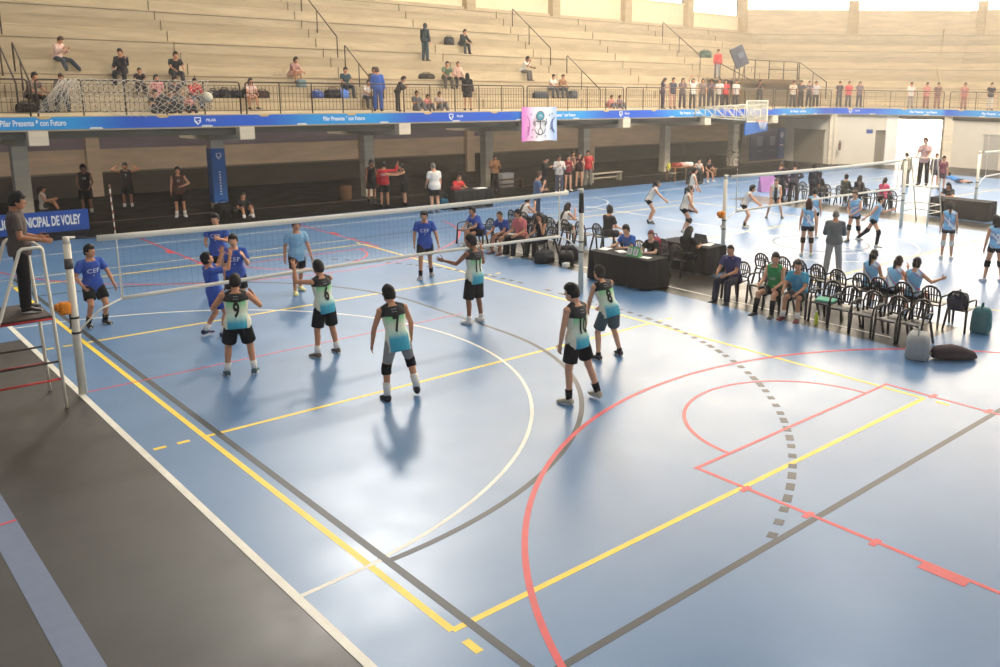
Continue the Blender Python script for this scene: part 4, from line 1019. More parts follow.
for i in range(12):
    t0, t1 = 2*math.pi*i/12, 2*math.pi*(i+1)/12
    for s_ in (-1, 1):
        a0 = t0; a1 = t0+s_*2*math.pi/12
        mb.tube([(.235*math.cos(a0), -.40+.235*math.sin(a0), .72), (.17*math.cos(a1), -.40+.17*math.sin(a1), .5), (.12*math.cos(a0), -.40+.12*math.sin(a0), .3)], .006, 4)
mb.build('hoop_net', M_TAPE, r)
for x in (-.8, .8):
    mb = MB(); mb.tube([(x, .03, 1.55), (x, 3.5, 1.30)], .035, 6); mb.tube([(x, .03, .75), (x, 3.5, .85)], .035, 6)
    for k in range(5): y0 = .03+.694*k; mb.tube([(x, y0, .75+.02*k), (x, y0+.694, 1.5-.05*k)], .022, 6); mb.tube([(x, y0+.694, 1.5-.05*k), (x, y0+.694, .77+.02*k)], .022, 6)
    mb.build('truss', M_WP, r)
mb = MB()
for k in range(4): y = .3+.9*k; mb.tube([(-.8, y, 1.5-.06*k), (.8, y+.6, 1.46-.06*k)], .02, 6)
mb.build('cross_brace', M_WP, r)
# display screen on its trestle at the stand entrance
r = empty('display_screen', (35.6, 18.9, 3.70), math.radians(-8)); tag(r, 'dark tilted display screen on a trestle behind the railing', 'screen')
Mx = Matrix.Rotation(math.radians(-14), 3, 'X') @ Matrix.Rotation(math.radians(-20), 3, 'Y')
mb = MB(); mb.rbox((-.1, 0, 3.0), (1.15, .12, 1.25), .02, Mx); mb.build('screen', mat('screen_dark', (62,66,78), .35), r)
mb = MB(); mb.box((-.05, -.1, 3.1), (.5, .01, .3), Mx); mb.build('picture', mat('screen_pic', (96,104,116), .4), r, smooth=False)
for x in (-.45, .35):
    mb = MB(); mb.tube([(x, -.2, 0), (x, 0, 2.6)], .035, 6); mb.tube([(x, .4, 0), (x, 0, 2.4)], .03, 6); mb.build('trestle_leg', M_STEEL, r)
mb = MB(); mb.tube([(-.45, -.1, 1.2), (.35, -.1, 1.2)], .025, 6); mb.build('cross_bar', M_STEEL, r)
# ------------------------------------------------------------------ white cord net draped on the balcony railing
mb = MB(); nx, nz = 44, 11; rr = random.Random(3)
def dn(i, k):
    u = i/nx; x = -1.95+4.95*u; f = k/nz
    z = FZ+1.12-1.06*f*(1-.10*math.sin(u*9))
    x += .05*math.sin(k*2.1+i*.4)+rr.uniform(-.035, .035)
    if u < .18: x += (.55-.9*f)*(.18-u)/.18*.9
    return V((x, 16.33-.10*math.sin(f*3)-.03*math.sin(i*1.7+k), z+rr.uniform(-.025, .025)))
G_ = [[dn(i, k) for k in range(nz+1)] for i in range(nx+1)]
for i in range(nx+1):
    for k in range(nz+1):
        if i < nx and k < nz and (i+k) % 2 == 0: mb.tube([G_[i][k], G_[i+1][k+1]], .009, 4)
        if i < nx and k > 0 and (i+k) % 2 == 0: mb.tube([G_[i][k], G_[i+1][k-1]], .009, 4)
        if i < nx and k in (0,): mb.tube([G_[i][k], G_[i+1][k]], .012, 4)
for q_ in range(26):
    i = rr.randint(0, 8); mb.tube([G_[i][0], G_[min(nx, max(0, i+rr.randint(-4, 3)))][rr.randint(7, nz)]], .009, 4)
o = mb.build('cord_net', mat('cord_white', (214,206,190), .8), None); tag(o, 'tangled white cord net draped over the balcony railing', 'net', kind='stuff')
mb = MB(); mb.sph((0, 0, 0), .19, 18, 12); o = mb.build('volleyball', mat('ball_pale', (206,198,176), .6, noise=.12, nscale=3), None, loc=(2.84, 16.28, 4.26)); tag(o, 'pale ball caught in the white cord net', 'ball')
mb = MB(); mb.tube([(.192*math.cos(t), .192*math.sin(t)*.6-.11, .192*math.sin(t)*.7) for t in [2*math.pi*i/20 for i in range(21)]], .012, 5); mb.build('seam', mat('ball_dark', (96,92,76), .6), o)
# ------------------------------------------------------------------ gallery furniture
def bench(loc, rz, L_, label, m_):
    r = empty('bench', loc, rz); tag(r, label, 'bench')
    mb = MB(); mb.rbox((0, 0, .43), (L_, .36, .05), .01); mb.build('seat', m_, r)
    for s_ in (-1, 1): mb = MB(); mb.rbox((s_*(L_/2-.1), 0, .205), (.06, .32, .41), .01); mb.build('leg', m_, r)
    mb = MB(); mb.box((0, 0, .2), (L_-.2, .04, .06)); mb.build('stretcher', m_, r, smooth=False)
bench((17.0, 18.0, .003), 0, 1.7, 'brown wooden bench beside the person in the tan shirt', mat('bench_brown', (84,62,44), .6))
bench((23.0, 17.6, .003), .05, 2.3, 'pale bench right of the person in the red shirt', mat('bench_pale', (176,166,146), .6))
bench((28.9, 15.9, .003), .05, 2.0, 'wooden bench at the right of the black bag pile', M_WOOD)
r = empty('work_table', (26.6, 15.6, .003)); tag(r, 'light wooden table strewn with clothes beside the yellow chair', 'table')
mb = MB(); mb.rbox((0, 0, .71), (1.7, .7, .05), .01); mb.build('tabletop', M_WOOD, r)
for sx in (-1, 1):
    for sy in (-1, 1): mb = MB(); mb.rbox((sx*.75, sy*.28, .343), (.07, .07, .68), .01); mb.build('leg', M_WOOD, r)
for (x, c, l, n_) in ((26.2, (150,70,60), 'dark red clothes heaped on the light wooden table', .6), (26.75, (214,180,168), 'pale pink clothes heaped on the light wooden table', .5), (27.15, (226,222,214), 'white cloth hanging on the right end of the light wooden table', .36)):
    bag((x, 15.55, .738), (n_, .5, .20), c, l, .2, 'clothes', False, name='clothes_heap')
r = empty('folding_chair', (25.6, 15.3, .003), math.radians(200)); tag(r, 'folding chair with bright yellow backrest in the gallery', 'chair')
mb = MB(); mb.rbox((0, 0, .45), (.42, .4, .035), .01); mb.build('seat', mat('seat_grey', (150,140,120), .6), r)
mb = MB(); mb.rbox((0, -.2, .78), (.42, .03, .3), .01); mb.build('backrest', mat('seat_yellow', (222,214,74), .6), r)
for s_ in (-1, 1):
    mb = MB(); mb.tube([(s_*.2, .22, 0), (s_*.2, -.2, .92)], .015, 6); mb.build('leg', M_STEEL, r); mb = MB(); mb.tube([(s_*.19, -.24, 0), (s_*.19, .16, .45)], .015, 6); mb.build('leg', M_STEEL, r)
bag((25.75, 13.9, .003), (1.0, .65, .80), (28,28,30), 'big black heap of sports bags beside the light wooden table', .2)
bag((28.9, 15.85, .46), (.7, .3, .28), (34,32,34), 'black bag on the wooden bench', .1)
bag((3.45, 17.2, .003), (.6, .45, .5), (26,26,28), 'black bag at the foot of the column with the blue banner', .2)
bag((4.25, 16.9, .003), (.3, .25, .3), (206,204,200), 'white bag at the foot of the column with the blue banner', .2)
bag((10.72, 13.9, .003), (.36, .3, .42), (54,106,130), 'blue bag beside the gallery table', .2)
bag((11.15, 13.75, TZ), (.4, .3, .14), (150,50,56), 'dark red bag lying on the gallery table', .2, strap=False)
mb = MB(); mb.loft([((0, 0, z), (a, 0, 0), (0, a, 0)) for z, a in ((0, .22), (.02, .24), (.5, .26), (.56, .26), (.58, .22))], 18); o = mb.build('bin', mat('bin_brown', (124,88,60), .6), None, loc=(9.15, 18.9, .003)); tag(o, 'brown round bin standing in the gallery', 'bin'); 
mb = MB(); mb.cap((0, 0, .58), .23, (0, 0, .61), .2, 18, False); mb.build('lid', mat('bin_lid', (100,72,50), .6), o)
o = flat('foam_box', 'bright white foam box behind the brown wooden bench', 'box', M_PAPER, (17.3, 18.6, .003), (.75, .4, .62), .1, .02)
mb = MB(); mb.rbox((0, 0, .645), (.78, .43, .05), .015); mb.build('lid', mat('foam_lid', (244,244,242), .6), o)
r = empty('bicycle', (35.1, 18.9, .003), math.radians(75)); tag(r, 'bicycle leaning on a gallery column', 'bicycle')
M_BK = mat('bike_dark', (70,64,60), .5); M_BW = mat('bike_white', (206,200,186), .5)
for x in (-.5, .5):
    mb = MB(); mb.tube([(x+.33*math.cos(t), 0, .33+.33*math.sin(t)) for t in [2*math.pi*i/24 for i in range(25)]], .02, 6); wq = mb.build('wheel', M_BK, r)
    mb = MB()
    for k in range(8): t = math.pi*k/8; mb.tube([(x+.32*math.cos(t), 0, .33+.32*math.sin(t)), (x-.32*math.cos(t), 0, .33-.32*math.sin(t))], .003, 4)
    mb.build('spokes', M_STEEL, wq)
mb = MB(); mb.tube([(-.5, 0, .33), (-.05, 0, .3), (.38, 0, .75), (-.2, 0, .78), (-.05, 0, .3)], .02, 6); mb.tube([(-.5, 0, .33), (-.2, 0, .78)], .014, 6); mb.tube([(.5, 0, .33), (.36, 0, .95)], .018, 6); mb.build('frame', M_BW, r)
mb = MB(); mb.tube([(.36, -.28, 1.0), (.36, 0, .95), (.36, .28, 1.0)], .016, 6); mb.build('handlebar', M_BK, r)
mb = MB(); mb.tube([(-.2, 0, .78), (-.23, 0, .92)], .015, 6); mb.rbox((-.24, 0, .94), (.26, .13, .06), .02); mb.build('saddle', M_BK, r)
mb = MB(); mb.loft([((0, 0, z), (a, 0, 0), (0, a, 0)) for z, a in ((0, .19), (.02, .19), (.03, .10), (.28, .03), (.30, .02))], 14); o = mb.build('floor_cone', mat('cone_cream', (214,200,176), .6), None, loc=(37.0, 7.6, .004)); tag(o, 'pale marker cone on the far floor by the passage', 'cone')
# bags on the terraces
def rowbag(X, j, d, col, label, dy=.25, **k): return bag((X, P0[1]+ROWT(j)+dy, ROWZ(j)), d, col, label, **k)
rowbag(-1.95, 0, (.6, .4, .3), (38,34,32), 'dark backpack on the balcony floor at far left', dy=-.2, name='backpack')
for k in range(4): rowbag(4.4+.42*k, 1, (.42, .34, .3+.04*(k % 2)), [(40,40,46), (52,48,52), (34,36,44), (60,56,54)][k], 'dark bag on the first terrace step, '+['leftmost of four right of the pale ball', 'second of four right of the pale ball', 'third of four right of the pale ball', 'rightmost of four right of the pale ball'][k])
rowbag(6.3, 1, (.5, .34, .3), (60,46,44), 'dark bag beside the girl with bare legs')
rowbag(8.25, 2, (.4, .3, .32), (112,136,140), 'grey teal bag below the crouching curly woman', strap=False)
rowbag(8.6, 1, (.5, .36, .30), (60,84,150), 'blue bag on the first terrace step left of the boy in teal'); rowbag(9.3, 1, (.7, .4, .36), (44,42,46), 'dark heap of bags on the first step left of the boy in teal')
rowbag(9.75, 1, (.45, .36, .34), (96,140,220), 'bright blue bag on the first step below the boy in teal')
rowbag(14.75, 3, (.8, .34, .26), (52,46,42), 'black long bag left of the couple on the third step')
rowbag(17.85, 7, (.5, .34, .42), (44,50,52), 'dark bag beside the youth sitting high on the stand')
rowbag(20.6, 1, (.9, .4, .34), (76,82,92), 'grey bags heaped left of the two seated women', strap=False)
rowbag(22.8, 1, (.5, .4, .4), (80,84,92), 'grey backpack right of the two seated women', name='backpack')
rowbag(38.3, 7, (.9, .5, .5), (70,96,84), 'dark green bag lying high on the stand beside the screen')
rowbag(24.6, 0, (.5, .4, .3), (170,120,116), 'dusty pink bag on the balcony floor left of the small children', dy=-.1); 
# ------------------------------------------------------------------ outfits
def jersey_mat(nt, b):
    tc = nt.nodes.new('ShaderNodeTexCoord'); sp = nt.nodes.new('ShaderNodeSeparateXYZ'); nt.links.new(tc.outputs['Object'], sp.inputs['Vector'])
    ab = nt.nodes.new('ShaderNodeMath'); ab.operation = 'ABSOLUTE'; nt.links.new(sp.outputs['X'], ab.inputs[0])
    # yoke edge dips towards the middle of the back
    mu = nt.nodes.new('ShaderNodeMath'); mu.operation = 'MULTIPLY_ADD'; nt.links.new(ab.outputs[0], mu.inputs[0]); mu.inputs[1].default_value = -.18; nt.links.new(sp.outputs['Z'], mu.inputs[2])
    mr = nt.nodes.new('ShaderNodeMapRange'); mr.inputs['From Min'].default_value = -.12; mr.inputs['From Max'].default_value = .52; nt.links.new(sp.outputs['Z'], mr.inputs['Value'])
    r = nt.nodes.new('ShaderNodeValToRGB'); e = r.color_ramp.elements
    e[0].position = 0; e[0].color = rgb(60,160,186); e[1].position = 1; e[1].color = rgb(70,190,110)
    for p, c in ((.20, (76,172,194)), (.36, (196,222,206)), (.52, (226,230,204)), (.66, (176,216,170)), (.78, (96,196,128))): k = e.new(p); k.color = rgb(*c)
    nt.links.new(mr.outputs['Result'], r.inputs['Fac'])
    st = nt.nodes.new('ShaderNodeMath'); st.operation = 'GREATER_THAN'; st.inputs[1].default_value = .345; nt.links.new(mu.outputs[0], st.inputs[0])
    # cream side panels with a dark seam
    sd = nt.nodes.new('ShaderNodeMath'); sd.operation = 'GREATER_THAN'; sd.inputs[1].default_value = .150; nt.links.new(ab.outputs[0], sd.inputs[0])
    m1 = nt.nodes.new('ShaderNodeMix'); m1.data_type = 'RGBA'; nt.links.new(sd.outputs[0], m1.inputs['Factor']); nt.links.new(r.outputs['Color'], m1.inputs['A']); m1.inputs['B'].default_value = rgb(224,222,200)
    m2 = nt.nodes.new('ShaderNodeMix'); m2.data_type = 'RGBA'; nt.links.new(st.outputs[0], m2.inputs['Factor']); nt.links.new(m1.outputs['Result'], m2.inputs['A']); m2.inputs['B'].default_value = rgb(44,44,46)
    nt.links.new(m2.outputs['Result'], b.inputs['Base Color']); b.inputs['Roughness'].default_value = .65; b.inputs['Specular IOR Level'].default_value = .25
M_JER = mat('jersey_green', build=jersey_mat)
def sky_mat(nt, b):
    tc = nt.nodes.new('ShaderNodeTexCoord'); mp = nt.nodes.new('ShaderNodeMapping'); mp.inputs['Rotation'].default_value = (.3, .9, 0); nt.links.new(tc.outputs['Object'], mp.inputs['Vector'])
    w_ = nt.nodes.new('ShaderNodeTexWave'); w_.inputs['Scale'].default_value = 1.1; w_.inputs['Distortion'].default_value = 5; w_.inputs['Detail'].default_value = 1; nt.links.new(mp.outputs['Vector'], w_.inputs['Vector'])
    r = nt.nodes.new('ShaderNodeValToRGB'); r.color_ramp.interpolation = 'CONSTANT'; e = r.color_ramp.elements
    e[0].position = 0; e[0].color = rgb(126,190,232); e[1].position = .93; e[1].color = rgb(222,226,232)
    for p, c in ((.62, (206,70,110)), (.72, (110,150,210)), (.80, (140,200,236))): k = e.new(p); k.color = rgb(*c)
    nt.links.new(w_.outputs['Fac'], r.inputs['Fac']); nt.links.new(r.outputs['Color'], b.inputs['Base Color']); b.inputs['Roughness'].default_value = .65
M_SKYJ = mat('jersey_sky', build=sky_mat)
def wb_mat(nt, b):
    tc = nt.nodes.new('ShaderNodeTexCoord'); sp = nt.nodes.new('ShaderNodeSeparateXYZ'); nt.links.new(tc.outputs['Object'], sp.inputs['Vector'])
    ad = nt.nodes.new('ShaderNodeMath'); ad.operation = 'ABSOLUTE'; nt.links.new(sp.outputs['X'], ad.inputs[0])
    r = nt.nodes.new('ShaderNodeValToRGB'); r.color_ramp.interpolation = 'CONSTANT'; e = r.color_ramp.elements
    e[0].position = 0; e[0].color = rgb(40,40,46); e[1].position = .055; e[1].color = rgb(222,216,208)
    nt.links.new(ad.outputs[0], r.inputs['Fac']); nt.links.new(r.outputs['Color'], b.inputs['Base Color']); b.inputs['Roughness'].default_value = .65
M_WBJ = mat('jersey_white_black', build=wb_mat)
BLK = cm(28, 29, 33); NAVY = cm(40, 46, 74); CEFB = cm(58, 88, 172); GREY = cm(118, 118, 118); WHT = cm(226, 222, 214); DGREY = cm(70, 72, 76)
SH_B = mat('shoe_black', (34,34,38), .5); SH_W = mat('shoe_white', (222,218,210), .5); SH_G = mat('shoe_grey', (150,140,124), .5); SH_N = mat('shoe_navy', (48,56,90), .5); SH_T = mat('shoe_teal', (60,90,96), .5)
SK_W = cm(226,222,216); SK_B = cm(30,30,34); PAD = cm(24,24,28)
INKB = mat('print_black', (26,28,30), .6); INKW = mat('print_white', (235,240,245), .6); INKR = mat('print_red', (206,60,60), .6)
def num_back(t): return [(t, .34, 0, .125, True, INKB, .58), ('-----', .05, 0, .262, True, INKW, 1.0), ('------', .045, 0, .238, True, INKW, 1.0)]
CEF = [('CEF', .125, .0, .180, False, INKW, 1.1), ('.', .16, .028, .222, False, INKR, 1.0), ('- -', .06, -.01, .232, False, INKR, 1.0), ('8', .055, 0, .125, False, INKW, 1.0)]
def boy(num, bottom=None, **k):
    f = dict(top=('tank', M_JER, num_back(num)), bottom=bottom or ('shorts', BLK, .70), shoes=SH_G, socks=SK_W, hair=('short', 'black'), skin='b', hem=-.075); f.update(k); return f
def cef(**k):
    f = dict(top=('tee', CEFB, CEF), bottom=('shorts', BLK, .72), shoes=SH_B, socks=SK_B, hair=('short', 'black'), skin='b', hem=-.085); f.update(k); return f
def girl(top, num=None, **k):
    f = dict(top=('tank', top, [(num, .33, 0, .115, True, INKW, .66)] if num else None), bottom=('tight', BLK, .28), shoes=SH_W, socks=None, hair=('pony', 'dark'), skin='a', hem=-.02); f.update(k); return f
def plain(tc_, bc, kind='tee', bk='pants', hair=('short', 'dark'), skin='b', shoes=None, **k):
    f = dict(top=(kind, cm(*tc_)), bottom=(bk, cm(*bc)), shoes=shoes or SH_B, hair=hair, skin=skin); f.update(k); return f
# ------------------------------------------------------------------ poses (person's own frame: x right, y ahead, z up)
def both(u, f, h=None): return dict(armR=(u, f, h), armL=((-u[0], u[1], u[2]), (-f[0], f[1], f[2]), (-h[0], h[1], h[2]) if h else None))
def lg(t, s): return dict(legR=(t, s), legL=((-t[0], t[1], t[2]), (-s[0], s[1], s[2])))
ARM_DN = both((.20, .02, -1), (.08, .20, -1))
STAND = dict(lean=(2, 0, 0), **ARM_DN, **lg((.06, .02, -1), (.03, -.04, -1)))
WIDE = dict(lean=(3, 0, 0), **ARM_DN, **lg((.17, .03, -1), (.13, -.05, -1)))
HIPS = dict(lean=(1, 0, 0), **both((.55, -.15, -.8), (-.75, .35, -.35)), **lg((.10, .02, -1), (.06, -.04, -1)))
FOLD = dict(lean=(0, 0, 0), **both((.22, .25, -1), (-.85, .45, .12)), **lg((.12, .02, -1), (.08, -.04, -1)))
READY = dict(lean=(28, 0, 0), **both((.20, .60, -.75), (-.05, .75, -.65)), **lg((.22, .55, -1), (.12, -.42, -1)))
WALK = dict(lean=(4, 0, 0), armL=((-.2, .25, -1), (-.1, .4, -1), None), armR=((.25, -.2, -1), (.12, .1, -1), None), legL=((-.05, -.18, -1), (-.04, -.40, -1)), legR=((.05, .32, -1), (.04, -.02, -1)))
RUN = dict(lean=(14, 0, 0), armL=((-.3, .5, -.8), (-.1, .8, .3), None), armR=((.35, -.5, -.8), (.2, -.6, -.5), None), legL=((-.08, -.55, -1), (-.06, -.75, -.7)), legR=((.08, .55, -1), (.06, -.1, -1)))
CLAP = dict(lean=(2, 0, 0), **both((.25, .35, -.9), (-.35, .8, .35)), **lg((.07, .02, -1), (.04, -.04, -1)))
PHONE = dict(lean=(4, 0, 0), head=(0, -18, 0), **both((.22, .2, -1), (-.30, .75, .45)), **lg((.07, .02, -1), (.04, -.04, -1)))
def sit(seat=.43, lean=6, arms=None, thigh=(.14, 1, -.06), shin=(.04, .10, -1), head=(0, 0, 0), **k):
    d = dict(lean=(lean, 0, 0), hip=seat+.085, head=head, **(arms or both((.20, .32, -1), (-.10, .95, -.30))), **lg(thigh, shin)); d.update(k); return d
SIT = sit(); SIT_F = sit(lean=26, arms=both((.18, .55, -.85), (-.20, .85, -.35))); SIT_PH = sit(lean=14, head=(0, -22, 0), arms=both((.20, .35, -1), (-.30, .75, .45)))
SIT_TAB = sit(lean=16, head=(0, -14, 0), arms=both((.30, .55, -.75), (-.35, .9, .02)))
SIT_EL = sit(lean=30, arms=dict(armR=((.10, .75, -.70), (-.25, .35, .9), None), armL=((-.15, .6, -.8), (.3, .8, -.1), None)))
SIT_FL = dict(lean=(-2, 0, 0), hip=.10, **both((.2, .45, -.8), (-.1, .85, .15)), **lg((.14, .75, .62), (.04, .42, -.9)))      # on the floor, knees up
def pose(base, **k): d = dict(base); d.update(k); return d
person('player number 9 in green gradient jersey crouching at the net, back turned', (-3.09, -0.73, 0.004), -22.6, 1.72, pose(READY, lean=(10,0,0), head=(-8,4,0), **both((.62,.25,-.75),(-.35,.75,.55)), **lg((.20,.30,-1),(.10,-.22,-1))), boy('9', shoes=SH_T, hem=-.05, bottom=('shorts', BLK, .80)), vox=.0078, group="players of the near court", w=1.12)
person('player number 6 in green gradient jersey raising an open hand at the net', (-1.51, -0.64, 0.004), 6.2, 1.72, pose(WIDE, lean=(6,-3,0), head=(4,6,0), curl=.15, spread=.6, armL=((-.50,.62,.0),(.12,.35,1),(0,.2,1)), armR=((.25,.85,-.25),(-.25,.5,.85),(0,.2,1)), palmL=(0,1,.2), palmR=(0,1,.2), **lg((.15,.08,-1),(.12,-.12,-1))), boy('6', bottom=('shorts', BLK, .86), shoes=mat('shoe_olive',(96,84,70),.5), hair=('short','black')), vox=.0078, group="players of the near court")
person('player number 7 in green gradient jersey with black knee pads, crouching, back turned', (-1.73, -3.49, 0.004), -16.3, 1.80, pose(WIDE, lean=(20,-4,0), head=(22,-2,0), armL=((-.36,.06,-1),(-.10,.22,-1),None), armR=((.42,.15,-1),(.10,.42,-1),None), legL=((-.20,.14,-1),(-.03,-.12,-1)), legR=((.34,.42,-1),(.12,-.42,-1))), boy('7', bottom=('tight', cm(150,146,140), .78), shoes=mat('shoe_charcoal',(46,46,52),.5), pads=PAD, sockf=.5, sole=SH_B, hem=-.10), vox=.0078, group="players of the near court")
person('player number 11 in green gradient jersey holding both open hands up at the net', (1.77, -0.60, 0.004), 6.6, 1.82, pose(STAND, lean=(2,0,0), head=(38,0,0), curl=.15, spread=.7, armL=((-.45,.65,-.75),(-.55,.75,.22),None), armR=((.50,.30,-.85),(.12,.30,1),None), palmL=(.3,.9,.2), palmR=(-.2,1,0), **lg((.09,.10,-1),(.08,-.12,-1))), boy('11', bottom=('shorts', BLK, .98), shoes=SH_W, skin='d', sockf=.22), vox=.0078, group="players of the near court")
person('player number 10 in green gradient jersey standing with arms down, nearest the camera', (0.24, -5.42, 0.004), 5.8, 1.86, pose(WIDE, lean=(5,0,0), head=(24,-4,0), armL=((-.16,.14,-1),(.06,.26,-1),None), armR=((.22,.12,-1),(.02,.30,-1),None), legL=((-.10,.10,-1),(-.04,-.06,-1)), legR=((.30,-.10,-1),(.18,-.30,-1))), boy('10', socks=SK_B, shoes=mat('shoe_stone',(176,168,148),.5), skin='a', hem=-.06), vox=.0078, group="players of the near court")
person('player number 8 in green gradient jersey leaning forward with grey shorts', (2.19, -4.13, 0.004), -10.4, 1.74, pose(READY, lean=(24,-6,0), head=(20,10,0), armL=((-.10,.35,-1),(.25,.55,-.85),None), armR=((.16,.4,-1),(-.25,.6,-.8),None), legL=((-.20,.30,-1),(-.14,-.30,-1)), legR=((.24,.34,-1),(.14,-.34,-1))), boy('8', bottom=('shorts', cm(84,96,98), .82), shoes=mat('shoe_plum',(62,50,58),.5), socks=SK_B, skin='a', sockf=.14), vox=.0078, group="players of the near court")
person('player in blue shirt with white print stepping beside the left net post', (-3.99, 4.21, 0.004), -173.1, 1.72, pose(READY, lean=(8,4,0), head=(28,8,0), armR=((.38,-.05,-1),(-.15,.80,-.55),None), armL=((-.45,.15,-.9),(-.20,.35,-.9),None), legL=((-.14,.50,-1),(-.06,-.50,-1)), legR=((.16,.62,-1),(.06,-.42,-1))), cef(), vox=.0078, group="players of the near court")
person('player in blue shirt walking toward the net near the seated coaches', (3.35, 3.72, 0.004), 145.8, 1.74, pose(WALK, lean=(2,0,0), head=(0,-6,0), armR=((.28,.05,-1),(.02,.25,-1),None), armL=((-.38,.1,-1),(-.22,.3,-1),None)), cef(shoes=mat('shoe_mono',(120,118,122),.5)), vox=.0078, group="players of the near court")
person('player in blue shirt standing farthest behind his two teammates at the net', (-0.96, 5.79, 0.004), 144.2, 1.78, pose(STAND, head=(0,6,0), curl=.8, armR=((.25,.1,-1),(-.25,.85,-.1),None), armL=((-.2,.3,-1),(.3,.8,.3),None)), cef(), vox=.0078, group="players of the near court")
person('player in blue shirt facing the net with hands before his chest', (-1.65, 2.99, 0.004), 153.3, 1.74, pose(STAND, lean=(4,0,0), head=(0,4,0), **both((.28,.30,-1),(-.20,.70,.75))), cef(skin='a'), vox=.0078, group="players of the near court")
person('player in blue shirt leaning back to set the ball with both hands', (-2.50, 1.86, 0.004), -89.5, 1.66, pose(READY, lean=(-8,0,0), head=(0,32,0), curl=.3, spread=.7, **both((.25,.95,.10),(-.12,.25,1)), legL=((-.06,.10,-1),(-.03,-.60,-.85)), legR=((.08,.35,-1),(.04,-.20,-1))), cef(shoes=SH_N, socks=SK_W, top=('tee', CEFB, None), bottom=('shorts', cm(40,70,160), .72)), vox=.0078, group="players of the near court")
person('player in pale blue shirt and black shorts walking behind the net', (0.23, 4.23, 0.004), 175.7, 1.74, pose(WALK, head=(-6,0,0), armL=((-.25,.2,-1),(-.12,.4,-1),None)), cef(top=('tee', cm(136,178,208), [('8',.05,0,.16,False,INKW,1.0)]), shoes=mat('shoe_lime',(206,206,150),.5), socks=None, hair=('short','dark')), vox=.0078, group="players of the near court")
person('referee in grey polo and black trousers standing on the left stand', (-5.86, 0.02, 1.440), -98, 1.74, pose(STAND, lean=(-1,0,0), head=(-8,-4,0), armR=((.14,.10,-1),(-.05,1,-.22),None), armL=((-.16,.05,-1),(.10,1,-.25),None)), dict(top=('polo', cm(92,82,78)), bottom=('pants', cm(30,28,30)), shoes=mat('shoe_dark',(40,34,32),.5), hair=('short','black'), skin='c', hem=-.06), vox=.0078)
person('player in black vest with white number print standing leftmost in the gallery', (-0.11, 20.50, 0.004), 162.8, 1.80, pose(STAND, curl=.6, **both((.22,.05,-1),(-.3,.75,-.55))), dict(top=('tank', cm(44,32,32), [('14',.14,0,.2,False,INKW,.8)]), bottom=('shorts', cm(26,22,24), .85), shoes=SH_B, socks=SK_W, hair=('curly','black'), skin='d', hem=-.08), group="people standing in the gallery")
person('player in black vest with hands behind the neck in the gallery', (1.46, 21.26, 0.004), 164.7, 1.74, pose(STAND, **both((.95,.10,.25),(-.75,-.2,.65))), dict(top=('tank', cm(44,34,34), [('7',.14,0,.2,False,INKW,.8)]), bottom=('shorts', cm(26,22,24), .85), shoes=SH_B, socks=SK_W, hair=('short','black'), skin='c', hem=-.08), group="people standing in the gallery")
person('player in dark maroon vest standing with one hand on his hip', (2.25, 18.00, 0.004), 164.0, 1.78, pose(STAND, armL=((-.55,-.1,-.85),(.75,.35,-.3),None)), dict(top=('tank', cm(74,48,42), [('11',.13,0,.2,False,INKW,.8)]), bottom=('shorts', cm(34,26,26), .85), shoes=SH_W, socks=SK_W, hair=('short','black'), skin='b', hem=-.08), group="people standing in the gallery")
person('person in white top sitting on the floor behind the blue floor banner', (-0.93, 23.13, 0.004), -106.2, 1.64, SIT_FL, plain((206,198,188),(60,52,48), kind='tank', bk='shorts', hair=('pony','dark')))
person('person in black with white socks sitting on the gallery floor past the blue column', (4.05, 16.88, 0.004), 178.6, 1.68, pose(SIT_FL, head=(0,-10,0)), plain((34,34,36),(28,28,32), bk='shorts', shoes=SH_W, socks=SK_W))
person('player in black kit leaning at the column beside the red jacket', (9.28, 16.99, 0.004), -179.0, 1.76, STAND, plain((26,26,28),(34,32,34), kind='tank', bk='shorts', hair=('curly','black'), skin='d', socks=SK_B), group="people standing in the gallery")
person('person in red jacket and black shorts raising a hand, back turned', (9.24, 15.89, 0.004), -44.8, 1.76, pose(STAND, curl=.3, armR=((.75,.35,.0),(.25,.15,1),None)), dict(top=('long', cm(190,44,52), [('oo',.16,0,.2,True,INKW,1.2)]), bottom=('shorts', BLK, .8), shoes=SH_B, hair=('short','black'), skin='b'), group="people standing in the gallery")
person('youth in black vest with yellow shoulders stretching his arms leftwards', (9.70, 15.17, 0.004), 69.0, 1.74, pose(STAND, lean=(6,0,0), **both((.10,.95,-.30),(-.05,1,.05))), plain((32,32,34),(28,28,30), kind='tank', bk='shorts', hair=('short','black'), socks=SK_B, top=('tank', cm(40,38,34), [('==',.12,0,.285,False,mat('print_gold',(226,170,60),.6),1.6)])), group="people standing in the gallery")
person('man in white shirt and black shorts standing beside the gallery table', (9.86, 13.28, 0.004), -2.9, 1.88, pose(STAND, armL=((-.25,.1,-1),(.15,.6,-.6),None)), plain((222,218,212),(28,28,30), bk='shorts', hair=('crop','grey'), skin='a', shoes=mat('shoe_steel',(110,120,140),.5)), group="people standing in the gallery", w=1.15)
person('person in red shirt sitting behind the gallery table', (11.75, 14.60, 0.004), 180, 1.66, SIT_TAB, plain((206,50,56),(60,56,56), hair=('crop','lbrown'), skin='a'))
person('person in tan sweater and black trousers standing against a gallery column', (15.91, 17.58, 0.004), 158.2, 1.66, pose(PHONE, head=(0,-5,0)), plain((170,122,86),(30,28,28), kind='long', hair=('short','dark')), group="people standing in the gallery")
